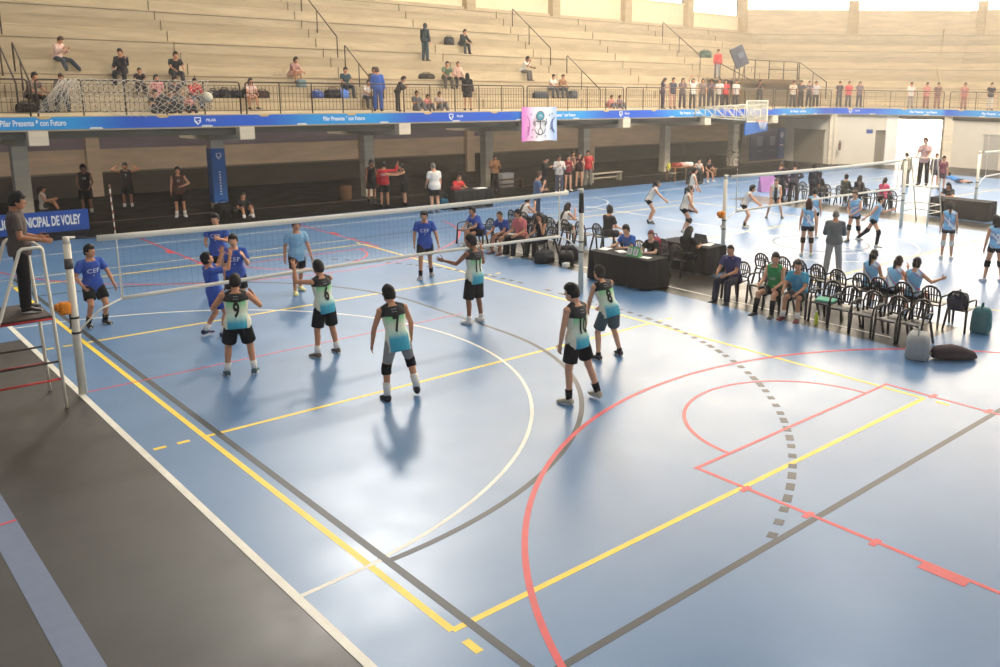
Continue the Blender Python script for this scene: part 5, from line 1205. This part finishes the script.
person('man in blue grey shirt standing with a hand on his chin', (11.30, 8.95, 0.004), -114.5, 1.80, pose(STAND, armR=((.15,.35,-1),(-.25,.45,.9),None), armL=((-.15,.3,-1),(.5,.8,.0),None)), plain((88,110,142),(62,72,96), hair=('short','brown'), skin='a'), vox=.014)
person('person in black with white shoes at the left of the red and white poles group', (16.74, 15.05, 0.004), -140.0, 1.72, PHONE, plain((32,32,36),(34,34,40), kind='long', hair=('short','black'), shoes=SH_W), group="people standing in the gallery")
person('person in white top and jeans in the gallery group beside a pole', (17.77, 15.21, 0.004), 149.0, 1.70, CLAP, plain((208,204,198),(70,76,96), hair=('bun','dark'), shoes=SH_W, kind='long'), group="people standing in the gallery")
person('girl in dark red and black kit stretching her arms in the gallery group', (18.61, 15.54, 0.004), 158.5, 1.66, CLAP, girl(cm(130,44,56), hair=('pony','black'), shoes=SH_W), group="people standing in the gallery")
person('person half hidden behind the two girls in dark red kit', (19.90, 16.63, 0.004), 143.1, 1.72, pose(CLAP, **both((.3,.3,-.6),(-.2,.4,.9))), plain((120,90,84),(60,52,56), hair=('short','brown')), group="people standing in the gallery")
person('taller girl in black and red kit left of the red shirt person', (19.85, 16.14, 0.004), 142.7, 1.72, PHONE, girl(cm(70,38,46), hair=('long','black'), shoes=SH_B), group="people standing in the gallery")
person('person in red shirt and grey trousers at the right of the gallery group', (20.78, 16.51, 0.004), 132.1, 1.72, STAND, plain((196,52,58),(120,116,108), hair=('short','black')), group="people standing in the gallery")
person('person in white vest sitting beside the heap of black sports bags', (26.62, 14.46, 0.004), 145.0, 1.66, pose(SIT_F), plain((214,208,200),(60,54,52), kind='tank', bk='shorts', hair=('pony','black'), shoes=SH_W, skin='a'))
person('person in black sitting right of the heap of black sports bags', (27.39, 14.50, 0.004), 159.5, 1.66, SIT_F, plain((40,38,40),(52,46,44), bk='shorts', hair=('short','black'), shoes=SH_W))
person('seated boy in blue shirt and black shorts with clasped hands', (6.95, 6.36, 0.004), 92, 1.72, pose(SIT_F, head=(0,4,0), curl=.8, **both((.18,.55,-.85),(-.40,.80,-.30))), cef(top=('tee', CEFB, None), hair=('short','black'), shoes=SH_B, socks=SK_W), vox=.0125, group="people on the bench chairs")
person('short-haired man in blue shirt sitting left of the pink polo man', (7.08, 5.22, 0.004), 98, 1.70, SIT_F, plain((48,74,150),(96,84,80), bk='shorts', hair=('crop','dark'), shoes=mat('shoe_brick',(120,74,72),.5)), vox=.0125, group="people on the bench chairs")
person('man in pink polo and black cap sitting with a tablet', (7.16, 4.62, 0.004), 92, 1.80, pose(SIT, head=(-20,-4,0), lean=(8,0,0)), dict(top=('polo', cm(206,112,116)), bottom=('pants', BLK), shoes=SH_W, hair=('cap','dark'), hairmat=BLK, skin='b'), vox=.0125, group="people on the bench chairs", w=1.08)
person('dark-haired woman in black holding a phone to her ear', (7.42, 4.02, 0.004), 90, 1.64, pose(SIT, head=(10,0,0), armL=((-.2,.4,-1),(-.05,.35,1),None)), dict(top=('tank', BLK), bottom=('pants', BLK), shoes=SH_B, hair=('long','black'), skin='b'), vox=.0125, group="people on the bench chairs", fem=True)
person('seated youth in white and black vest behind the pink polo man', (9.35, 7.45, 0.004), -90, 1.70, pose(SIT_EL), dict(top=('tank', M_WBJ), bottom=('shorts', BLK, .8), shoes=SH_W, hair=('short','black'), skin='a'), vox=.0125, group="people on the bench chairs")
person('seated woman in white vest left of the near net post, chin in hand', (9.36, 5.45, 0.004), -90, 1.68, pose(SIT_EL), dict(top=('tank', M_WBJ), bottom=('shorts', BLK, .8), shoes=SH_W, hair=('long','dark'), skin='a'), vox=.0125, group="people on the bench chairs", fem=True)
person('boy in black shirt sitting sideways with hands on his knees', (9.62, 3.62, 0.004), -92, 1.74, pose(SIT, lean=(10,0,0), head=(70,0,0)), plain((46,46,52),(40,40,46), bk='shorts', hair=('curly','dark'), socks=SK_B, skin='a'), vox=.0125, group="people on the bench chairs")
person('official in blue shirt writing at the near table', (7.78, 0.80, 0.004), 90, 1.76, pose(SIT_TAB, head=(12,-8,0)), plain((52,96,176),(40,42,50), hair=('short','dark'), skin='a'), vox=.0125, group="people on the bench chairs")
person('official with red hair and black shirt at the near table', (7.78, -0.05, 0.004), 92, 1.66, pose(SIT_TAB, head=(25,0,0)), plain((44,42,44),(40,40,46), hair=('pony','red'), skin='e'), vox=.0125, group="people on the bench chairs", fem=True)
person('long-haired woman in black sitting at the second officials table', (8.62, -0.30, 0.004), -86, 1.68, pose(SIT_TAB), plain((34,33,36),(38,38,42), hair=('long','black'), kind='tee'), vox=.0125, group="people on the bench chairs", fem=True)
person('bearded man in navy polo sitting at the left end of the near row', (7.48, -2.82, 0.004), 92, 1.78, pose(SIT_F, lean=(14,0,0), head=(18,0,0), curl=.8, **both((.18,.50,-.9),(-.42,.85,-.25))), dict(top=('polo', cm(62,64,108)), bottom=('pants', cm(46,50,66)), shoes=SH_B, hair=('crop','dark'), skin='b'), vox=.0125, group="people on the bench chairs", w=1.08)
person('player in green vest sitting with black socks', (7.28, -4.12, 0.004), 98, 1.76, pose(SIT, lean=(4,0,0), head=(28,0,0), thigh=0, **lg((.22,1,-.08),(.04,.22,-1))), dict(top=('tank', cm(58,142,84), [('LAS',.085,0,.15,False,INKW,1.0)]), bottom=('shorts', cm(40,44,48), .6), shoes=SH_B, socks=SK_B, sockf=.75, hair=('short','dark'), skin='a'), vox=.0125, group="people on the bench chairs")
person('boy in teal shirt sitting right of the green player', (7.34, -4.72, 0.004), 100, 1.70, pose(SIT_F, lean=(18,0,0), head=(26,0,0)), plain((58,150,184),(62,66,70), bk='shorts', hair=('short','dark'), skin='b', shoes=mat('shoe_wine',(120,50,56),.5), socks=SK_W), vox=.0125, group="people on the bench chairs")
person('girl in sky blue kit with a long braid sitting on the far row, back turned', (9.28, -5.28, 0.004), -90, 1.68, SIT, girl(M_SKYJ, hair=('pony','dark')), vox=.0125, group="people on the bench chairs", fem=True)
person('girl in sky blue kit holding her face, sitting on the far row', (9.18, -5.80, 0.004), -95, 1.68, pose(SIT_EL), girl(M_SKYJ, hair=('pony','dark')), vox=.0125, group="people on the bench chairs", fem=True)
person('girl in sky blue kit stretching a hand out, sitting on the far row', (9.14, -6.38, 0.004), -88, 1.70, pose(SIT, armR=((.5,.6,-.6),(.5,.8,.25),None)), girl(M_SKYJ, hair=('bun','dark')), vox=.0125, group="people on the bench chairs", fem=True)
person('girl in white and black kit crouching with joined arms, leftmost on the second court', (14.42, 6.45, 0.004), -131.8, 1.70, pose(READY, lean=(30,0,0)), girl(M_WBJ, shoes=SH_B, socks=SK_W, sockf=.15), vox=.0125, fem=True, group="girls of the second court")
person('girl in white and black kit with black knee pads and long ponytail', (13.74, 4.18, 0.004), -129.2, 1.70, pose(READY, lean=(16,0,0), **both((.15,.35,-1),(-.1,.6,-.8))), girl(M_WBJ, shoes=SH_W, pads=PAD), vox=.0125, fem=True, group="girls of the second court")
person('girl in white kit farther back behind the ponytail girl', (17.80, 7.36, 0.004), -119.6, 1.74, pose(STAND, lean=(10,0,0), **both((.15,.35,-1),(-.1,.5,-.9))), girl(M_WBJ, shoes=SH_B), vox=.0125, fem=True, group="girls of the second court")
person('girl in white and black kit with curly hair just behind the second net', (16.40, 3.69, 0.004), -143.1, 1.62, pose(READY, lean=(26,0,0)), girl(M_WBJ, hair=('curly','dark'), shoes=SH_W, socks=SK_B, sockf=.3), vox=.0125, fem=True, group="girls of the second court")
person('girl in black and white kit bending with hands on thighs facing us', (19.11, 4.28, 0.004), 127.0, 1.66, pose(READY, lean=(30,0,0), **both((.18,.35,-1),(-.2,.4,-.9)), **lg((.30,.4,-1),(.22,-.3,-1))), girl(M_WBJ, shoes=SH_B), vox=.0125, fem=True, group="girls of the second court")
person('girl with number 9 on sky blue kit, back turned, black knee pads', (13.45, -0.88, 0.004), -57.2, 1.68, pose(STAND, head=(0,0,0)), girl(M_SKYJ, '9', hair=('long','brown'), pads=PAD, hem=-.01, bottom=('tight',BLK,.34)), vox=.0125, fem=True, group="girls of the second court")
person('dark-haired girl standing beyond the girl with number 9', (16.33, 0.79, 0.004), -67.5, 1.62, STAND, girl(M_SKYJ, hair=('short','black')), vox=.0125, fem=True, group="girls of the second court")
person('coach in grey sweater and grey trousers standing with folded arms, back turned', (11.57, -2.92, 0.004), -58.9, 1.74, FOLD, plain((104,108,110),(150,150,148), kind='long', hair=('crop','grey'), skin='b'), vox=.0125, w=1.1)
person('girl in sky blue kit walking with arms crossed below the net', (16.71, -0.50, 0.004), 95.0, 1.68, pose(WALK, **both((.2,.2,-1),(-.5,.6,-.5))), girl(M_SKYJ, pads=PAD, hair=('short','brown'), shoes=SH_B), vox=.0125, fem=True, group="girls of the second court")
person('girl in sky blue kit running rightwards with black leg sleeves', (16.53, -1.28, 0.004), -161.2, 1.66, RUN, girl(cm(136,188,226), socks=SK_B, sockf=.8, hair=('bun','dark'), pads=PAD), vox=.0125, fem=True, group="girls of the second court")
person('girl with number 1 on sky blue kit and white knee pads', (16.27, -3.82, 0.004), -65.7, 1.66, STAND, girl(M_SKYJ, '1', pads=SK_W, hair=('pony','black')), vox=.0125, fem=True, group="girls of the second court")
person('girl with number 2 on sky blue kit at the right edge', (14.14, -6.06, 0.004), -43.4, 1.72, pose(WIDE, lean=(8,0,0)), girl(M_SKYJ, '2', pads=PAD, hair=('long','black'), shoes=mat('shoe_ice',(200,206,220),.5)), vox=.0125, fem=True, group="girls of the second court")
person('referee in pink shirt and black trousers standing on the white stand', (22.15, -0.02, 1.440), 100, 1.72, pose(STAND, **both((.2,.45,-1),(-.05,.9,-.4))), plain((206,168,164),(44,42,44), hair=('bun','brown'), skin='e'), fem=True)
person('woman with long black hair sitting at the far black table', (25.75, 0.55, 0.004), 90, 1.66, SIT_TAB, plain((36,34,36),(40,40,44), hair=('long','black')), fem=True)
person('child in blue shirt lying on the far floor beside the passage', (37.71, 5.67, 0.004), -5.9, 1.55, dict(lean=(72,0,0), hip=.16, dz=0, head=(0,20,0), **both((.35,.8,-.35),(-.3,.9,-.1)), **lg((.10,-1,-.05),(.06,-1,-.02))), plain((86,140,196),(60,66,90), bk='shorts', hair=('short','dark')))
person('dark-clad person standing left of the referee in pink', (33.50, 6.46, 0.004), -32.9, 1.72, STAND, plain((150,140,120),(120,112,100), hair=('short','dark'), kind='long'), group="people by the far passage")
person('girl in dark patterned top standing right of the referee in pink', (34.76, 5.52, 0.004), 125.4, 1.70, STAND, plain((74,66,76),(50,48,56), hair=('short','dark'), kind='long', bk='shorts'), group="people by the far passage")
person('girl in dark and red top standing behind the white referee stand', (33.73, 4.66, 0.004), 135.0, 1.66, STAND, plain((110,62,72),(60,52,60), hair=('short','dark'), bk='shorts'), group="people by the far passage")
person('girl in dark jacket sitting at the left end of the far bench', (24.78, 7.90, 0.004), -90, 1.66, SIT, plain((44,42,50),(40,38,42), kind='long', hair=('short','brown')), group="people of the far bench", fem=True)
person('long-haired girl in black on the far bench', (24.82, 6.05, 0.004), -90, 1.66, SIT, plain((46,42,44),(40,38,42), kind='long', hair=('long','dark')), group="people of the far bench", fem=True)
person('girl with a dark green blanket on the far bench', (24.82, 4.75, 0.004), -90, 1.66, SIT, plain((54,62,54),(40,38,42), kind='long', hair=('bun','dark')), group="people of the far bench", fem=True)
person('long-haired woman in black in the middle of the far bench', (24.82, 4.10, 0.004), -90, 1.66, SIT, plain((42,38,40),(40,38,42), kind='long', hair=('long','dark')), group="people of the far bench", fem=True)
person('girl in a pink vest near the right end of the far bench', (24.82, 2.95, 0.004), -90, 1.66, SIT, plain((206,72,110),(40,38,42), kind='long', hair=('pony','dark')), group="people of the far bench", fem=True)
person('leftmost of the dark-clad trio standing beside the pink floor banner', (23.20, 6.95, 0.004), -76, 1.70, PHONE, plain((44,44,54),(36,36,42), kind='long', hair=('short','brown')), group="standing group at the far bench")
person('middle of the dark-clad trio standing beside the pink floor banner', (23.35, 6.32, 0.004), -60, 1.74, HIPS, plain((58,56,66),(36,36,42), kind='long', hair=('short','dark')), group="standing group at the far bench")
person('rightmost of the dark-clad trio standing beside the pink floor banner', (23.90, 5.72, 0.004), -95, 1.68, STAND, plain((48,50,60),(36,36,42), kind='long', hair=('short','dark')), group="standing group at the far bench")
person('woman in pale pink top sitting alone high at the left with a phone', (-0.25, 21.79, 5.029), 215, 1.64, pose(SIT_PH, toeL=(.8,.6,0), toeR=(.8,.6,0), **lg((.25,1,-.2),(.30,.6,-.8))), plain((222,188,174),(62,70,80), hair=('short','brown'), kind='long'), group='spectators on the terraces', vox=.02, fem=True)
person('man in grey shirt sitting at the far left behind the railing', (-1.62, 19.79, 3.730), 210, 1.76, SIT_F, plain((120,106,100),(30,28,28), hair=('short','black')), group='spectators on the terraces', vox=.02)
person('person in grey hooded top sitting behind the white cord net at left', (-0.62, 19.79, 3.730), 160, 1.68, SIT_PH, plain((130,120,112),(60,54,54), hair=('short','brown')), group='spectators on the terraces', vox=.02)
person('youth in black jacket holding up a phone above the cord net', (1.65, 21.12, 4.596), 150, 1.72, pose(SIT, armL=((-.2,.6,-.7),(0,.5,.9),None)), plain((48,44,52),(40,36,40), kind='long', hair=('short','black')), group='spectators on the terraces', vox=.02)
person('small child in dark clothes leaning beside the youth with the phone', (2.00, 20.45, 4.163), 170, 1.25, SIT_F, plain((60,52,56),(50,46,50), hair=('short','dark')), group='spectators on the terraces', vox=.02)
person('woman with long dark hair and pink top behind the cord net', (2.35, 19.79, 3.730), 180, 1.64, SIT, plain((226,150,150),(120,120,126), hair=('long','dark')), group='spectators on the terraces', vox=.02, fem=True)
person('dark-haired boy sitting right of the woman in pink behind the net', (2.92, 19.79, 3.730), 180, 1.62, SIT_F, plain((90,80,86),(110,112,118), hair=('short','black')), group='spectators on the terraces', vox=.02)
person('man in black shirt sitting higher behind the group at the cord net', (3.45, 21.12, 4.596), 180, 1.74, SIT_F, plain((38,40,42),(60,60,66), hair=('short','dark')), group='spectators on the terraces', vox=.02)
person('child in red sleeves sitting at the right end of the group behind the net', (3.62, 19.79, 3.730), 180, 1.50, SIT_F, plain((206,66,64),(110,120,140), kind='long', hair=('short','dark')), group='spectators on the terraces', vox=.02)
person('dark-clad person sitting low behind the cord net, leftmost of three', (1.75, 18.05, 3.680), 180, 1.50, SIT_FL, plain((52,48,50),(60,60,66), hair=('short','dark')), vox=.02, group='spectators behind the balcony railing')
person('grey-clad person sitting low behind the cord net, middle of three', (2.25, 18.05, 3.680), 180, 1.50, SIT_FL, plain((70,72,80),(60,60,66), hair=('short','dark')), vox=.02, group='spectators behind the balcony railing')
person('pink-clad child sitting low behind the cord net, rightmost of three', (2.85, 18.05, 3.680), 180, 1.20, SIT_FL, plain((206,140,132),(60,60,66), hair=('short','dark')), vox=.02, group='spectators behind the balcony railing')
person('girl with bare legs in pale top sitting on the first step', (5.70, 19.79, 3.730), 180, 1.60, SIT_F, plain((226,196,186),(214,176,160), bk='shorts', hair=('long','dark')), group='spectators on the terraces', vox=.02, fem=True)
person('curly-haired woman in pinkish top crouching on the third step', (8.10, 21.12, 4.596), 200, 1.64, pose(SIT_F, **lg((.12,.9,.35),(.04,.05,-1))), plain((170,130,126),(200,160,140), bk='shorts', hair=('curly','dark')), group='spectators on the terraces', vox=.02, fem=True)
person('boy in dark teal shirt sitting left of the lower handrail', (10.15, 20.45, 4.163), 180, 1.68, SIT, plain((58,80,88),(56,60,70), hair=('short','dark')), group='spectators on the terraces', vox=.02)
person('person in dark brown jacket sitting left of the blue tracksuit', (11.50, 20.45, 4.163), 180, 1.74, SIT, plain((70,54,50),(60,54,56), kind='long', hair=('short','dark')), group='spectators on the terraces', vox=.02)
person('person in white shirt with red print leaning beside the blue tracksuit', (10.75, 19.79, 3.730), 180, 1.60, SIT_F, plain((224,212,206),(70,72,84), hair=('short','dark'), top=('tee', WHT, [('oo',.16,0,.15,False,INKR,1.2)])), group='spectators on the terraces', vox=.02)
person('youth in blue tracksuit standing with back turned behind the railing', (10.25, 17.90, 3.680), -34.6, 1.74, STAND, plain((62,104,190),(58,92,170), kind='long', hair=('short','brown')), group='spectators behind the balcony railing', vox=.02)
person('person in dark clothes bending behind the railing right of the tracksuit', (11.10, 17.80, 3.680), -130.8, 1.45, pose(PHONE, lean=(25,0,0)), plain((50,46,48),(52,50,54), kind='long', hair=('short','dark')), group='spectators behind the balcony railing', vox=.02)
person('person in dark teal clothes with a backpack standing high on the stand', (15.60, 22.64, 5.895), -75, 1.76, STAND, plain((52,66,72),(58,80,90), kind='long', hair=('hood','dark'), hairmat=cm(46,58,64)), vox=.02, group='spectators on the terraces')
person('youth in dark clothes sitting highest on the stand beside a bag', (18.50, 23.79, 6.328), 190, 1.68, SIT_F, plain((44,54,58),(48,56,60), kind='long', hair=('short','dark')), group='spectators on the terraces', vox=.02)
person('man in green shirt with a dark strap sitting left in the couple', (15.72, 21.12, 4.596), 165, 1.74, SIT_F, plain((92,116,92),(84,76,70), hair=('short','dark')), group='spectators on the terraces', vox=.02)
person('woman in beige pink cardigan sitting right in the couple', (16.42, 21.12, 4.596), 160, 1.66, SIT, plain((214,176,160),(50,46,48), kind='long', hair=('bun','brown')), group='spectators on the terraces', vox=.02, fem=True)
person('woman with long black hair and black dress standing with back turned', (14.50, 17.60, 3.680), -35.2, 1.60, STAND, plain((34,32,34),(36,34,36), kind='long', hair=('long','black'), bk='shorts'), group='spectators behind the balcony railing', vox=.02, fem=True)
person('person in grey with a hat sitting low behind the railing', (12.20, 18.10, 3.680), 180, 1.60, SIT_FL, plain((92,96,100),(110,112,118), hair=('cap','dark')), vox=.02, group='spectators behind the balcony railing')
person('small child in pink sitting low behind the railing', (12.75, 18.10, 3.680), 180, 1.20, pose(SIT_FL), plain((226,140,140),(110,112,118), hair=('short','dark')), vox=.02, group='spectators behind the balcony railing')
person('person in pale top sitting low right of the small pink child', (13.35, 18.10, 3.680), 180, 1.50, SIT_FL, plain((186,170,160),(110,112,118), hair=('short','dark')), vox=.02, group='spectators behind the balcony railing')
person('person in white shirt and grey trousers sitting with elbow on knee', (20.90, 21.79, 5.029), 205, 1.74, SIT_EL, plain((222,216,206),(96,90,86), hair=('short','black'), skin='d'), group='spectators on the terraces', vox=.02)
person('seated woman in white top, left of the two above the cloth poster', (21.70, 20.45, 4.163), 180, 1.62, SIT_F, plain((224,214,204),(90,94,104), hair=('bun','dark')), group='spectators on the terraces', vox=.02, fem=True)
person('seated woman in brown top, right of the two above the cloth poster', (22.35, 20.45, 4.163), 180, 1.64, SIT_F, plain((150,112,84),(84,90,100), hair=('bun','brown')), group='spectators on the terraces', vox=.02, fem=True)
person('small child in pink sitting on the balcony floor, left of two', (23.95, 18.20, 3.680), 180, 1.20, SIT_FL, plain((214,130,130),(120,116,126), hair=('short','dark')), vox=.02, group='spectators behind the balcony railing')
person('small child in purple sitting on the balcony floor, right of two', (24.55, 18.20, 3.680), 180, 1.20, SIT_FL, plain((130,110,130),(120,116,126), hair=('short','dark')), vox=.02, group='spectators behind the balcony railing')
person('girl in purple dark top facing right, first of the railing row', (26.90, 17.30, 3.680), -127.6, 1.62, PHONE, plain((92,78,96),(70,66,80), hair=('long','dark')), group='spectators behind the balcony railing', vox=.02, fem=True)
person('girl in dark blue top, second of the railing row', (27.70, 17.30, 3.680), 161.8, 1.62, STAND, plain((74,76,92),(214,170,150), hair=('short','dark')), group='spectators behind the balcony railing', vox=.02, fem=True)
person('girl with long dark hair, third of the railing row', (28.50, 17.30, 3.680), 151.2, 1.62, CLAP, plain((110,100,104),(84,80,88), hair=('long','dark')), group='spectators behind the balcony railing', vox=.02, fem=True)
person('girl in white top raising her arms in the railing row', (29.35, 17.30, 3.680), 160.5, 1.62, pose(CLAP, **both((.5,.3,.6),(-.4,.3,.9))), plain((226,216,206),(90,84,90), hair=('long','dark')), group='spectators behind the balcony railing', vox=.02, fem=True)
person('girl in grey brown top with long hair, fifth of the railing row', (30.20, 17.30, 3.680), 139.9, 1.62, STAND, plain((130,112,104),(90,84,90), hair=('long','dark')), group='spectators behind the balcony railing', vox=.02, fem=True)
person('girl in dark top with long hair, sixth of the railing row', (30.95, 17.30, 3.680), 139.3, 1.62, PHONE, plain((84,78,88),(80,78,86), hair=('long','dark')), group='spectators behind the balcony railing', vox=.02, fem=True)
person('girl in white and black top at the right of the railing row', (31.70, 17.30, 3.680), 133.8, 1.62, CLAP, plain((216,206,196),(74,70,74), hair=('short','dark')), group='spectators behind the balcony railing', vox=.02, fem=True)
person('person in red and black top standing below the display screen', (32.50, 17.50, 3.680), 148.4, 1.60, STAND, plain((196,60,62),(40,40,46), hair=('short','dark')), group='spectators behind the balcony railing', vox=.02)
person('person in white striped top left of the basketball board', (33.35, 17.40, 3.680), 157.8, 1.60, STAND, plain((210,200,190),(60,58,62), hair=('short','dark')), group='spectators behind the balcony railing', vox=.02)
person('person in black looking at a phone right above the basketball board', (35.80, 17.50, 3.680), 136.3, 1.66, PHONE, plain((44,42,46),(40,38,42), hair=('long','dark')), group='spectators behind the balcony railing', vox=.02, fem=True)
person('person in red jacket standing behind the display screen', (35.20, 20.35, 5.400), 150, 1.72, STAND, plain((206,56,60),(150,150,156), kind='long', hair=('short','brown')), vox=.02, group='spectators behind the balcony railing')
person('spectator leftmost in the group right of the basketball board', (39.10, 17.35, 3.680), 144.2, 1.64, PHONE, plain((206,190,170),(70,66,66), hair=('short','dark')), group='spectators behind the balcony railing', vox=.02)
person('spectator dark-clad, second in the group right of the basketball board', (40.00, 17.35, 3.680), 136.7, 1.64, STAND, plain((60,58,64),(60,56,60), hair=('short','dark')), group='spectators behind the balcony railing', vox=.02)
person('spectator third in the group right of the basketball board', (40.90, 17.35, 3.680), 129.2, 1.64, CLAP, plain((90,84,90),(70,66,70), hair=('short','dark')), group='spectators behind the balcony railing', vox=.02)
person('spectator in pale striped top, fourth in the group right of the basketball board', (41.70, 17.35, 3.680), 121.8, 1.64, STAND, plain((196,186,180),(66,62,70), hair=('short','dark')), group='spectators behind the balcony railing', vox=.02)
person('dark-clad spectator at the start of the balcony corner', (43.68, 16.83, 3.680), 136.4, 1.66, STAND, plain((70,66,74),(70,66,70), hair=('short','dark')), group='spectators behind the balcony railing', vox=.02)
person('spectator with pinkish red top at the balcony corner', (44.06, 16.37, 3.680), 135.9, 1.66, STAND, plain((206,80,90),(80,74,80), hair=('short','dark')), group='spectators behind the balcony railing', vox=.02)
person('spectator in mauve top at the balcony corner', (44.51, 15.83, 3.680), 135.2, 1.66, STAND, plain((120,104,110),(70,66,76), hair=('long','dark')), group='spectators behind the balcony railing', vox=.02)
person('pale-clad spectator right of the corner handrail', (46.63, 13.30, 3.680), 132.2, 1.66, STAND, plain((214,206,196),(150,140,136), hair=('short','dark')), group='spectators behind the balcony railing', vox=.02)
person('spectator in dusty pink top, left of three on the end balcony', (47.28, 12.54, 3.680), 131.3, 1.66, STAND, plain((196,130,120),(150,104,96), hair=('short','dark')), group='spectators behind the balcony railing', vox=.02)
person('dark-haired spectator in the middle of three on the end balcony', (47.73, 12.00, 3.680), 130.7, 1.66, STAND, plain((120,92,88),(150,110,100), hair=('short','dark')), group='spectators behind the balcony railing', vox=.02)
person('spectator in rosy top, right of three on the end balcony', (47.90, 10.30, 3.680), 129.2, 1.66, STAND, plain((180,120,112),(160,112,104), hair=('short','dark')), group='spectators behind the balcony railing', vox=.02)
person('spectator in black and white standing alone on the end balcony', (47.90, 8.60, 3.680), 127.7, 1.68, STAND, plain((60,56,58),(206,196,186), hair=('short','dark')), group='spectators behind the balcony railing', vox=.02)
person('dark-clad spectator leaning at the right edge of the end balcony', (47.90, 3.90, 3.680), 123.5, 1.50, STAND, plain((70,64,80),(70,62,70), hair=('short','dark')), group='spectators behind the balcony railing', vox=.02)
person('spectator in grey sitting alone high on the end stand', (52.43, 6.10, 5.029), 90, 1.72, SIT_F, plain((150,130,116),(130,118,112), hair=('short','dark')), vox=.02, group='spectators on the terraces')
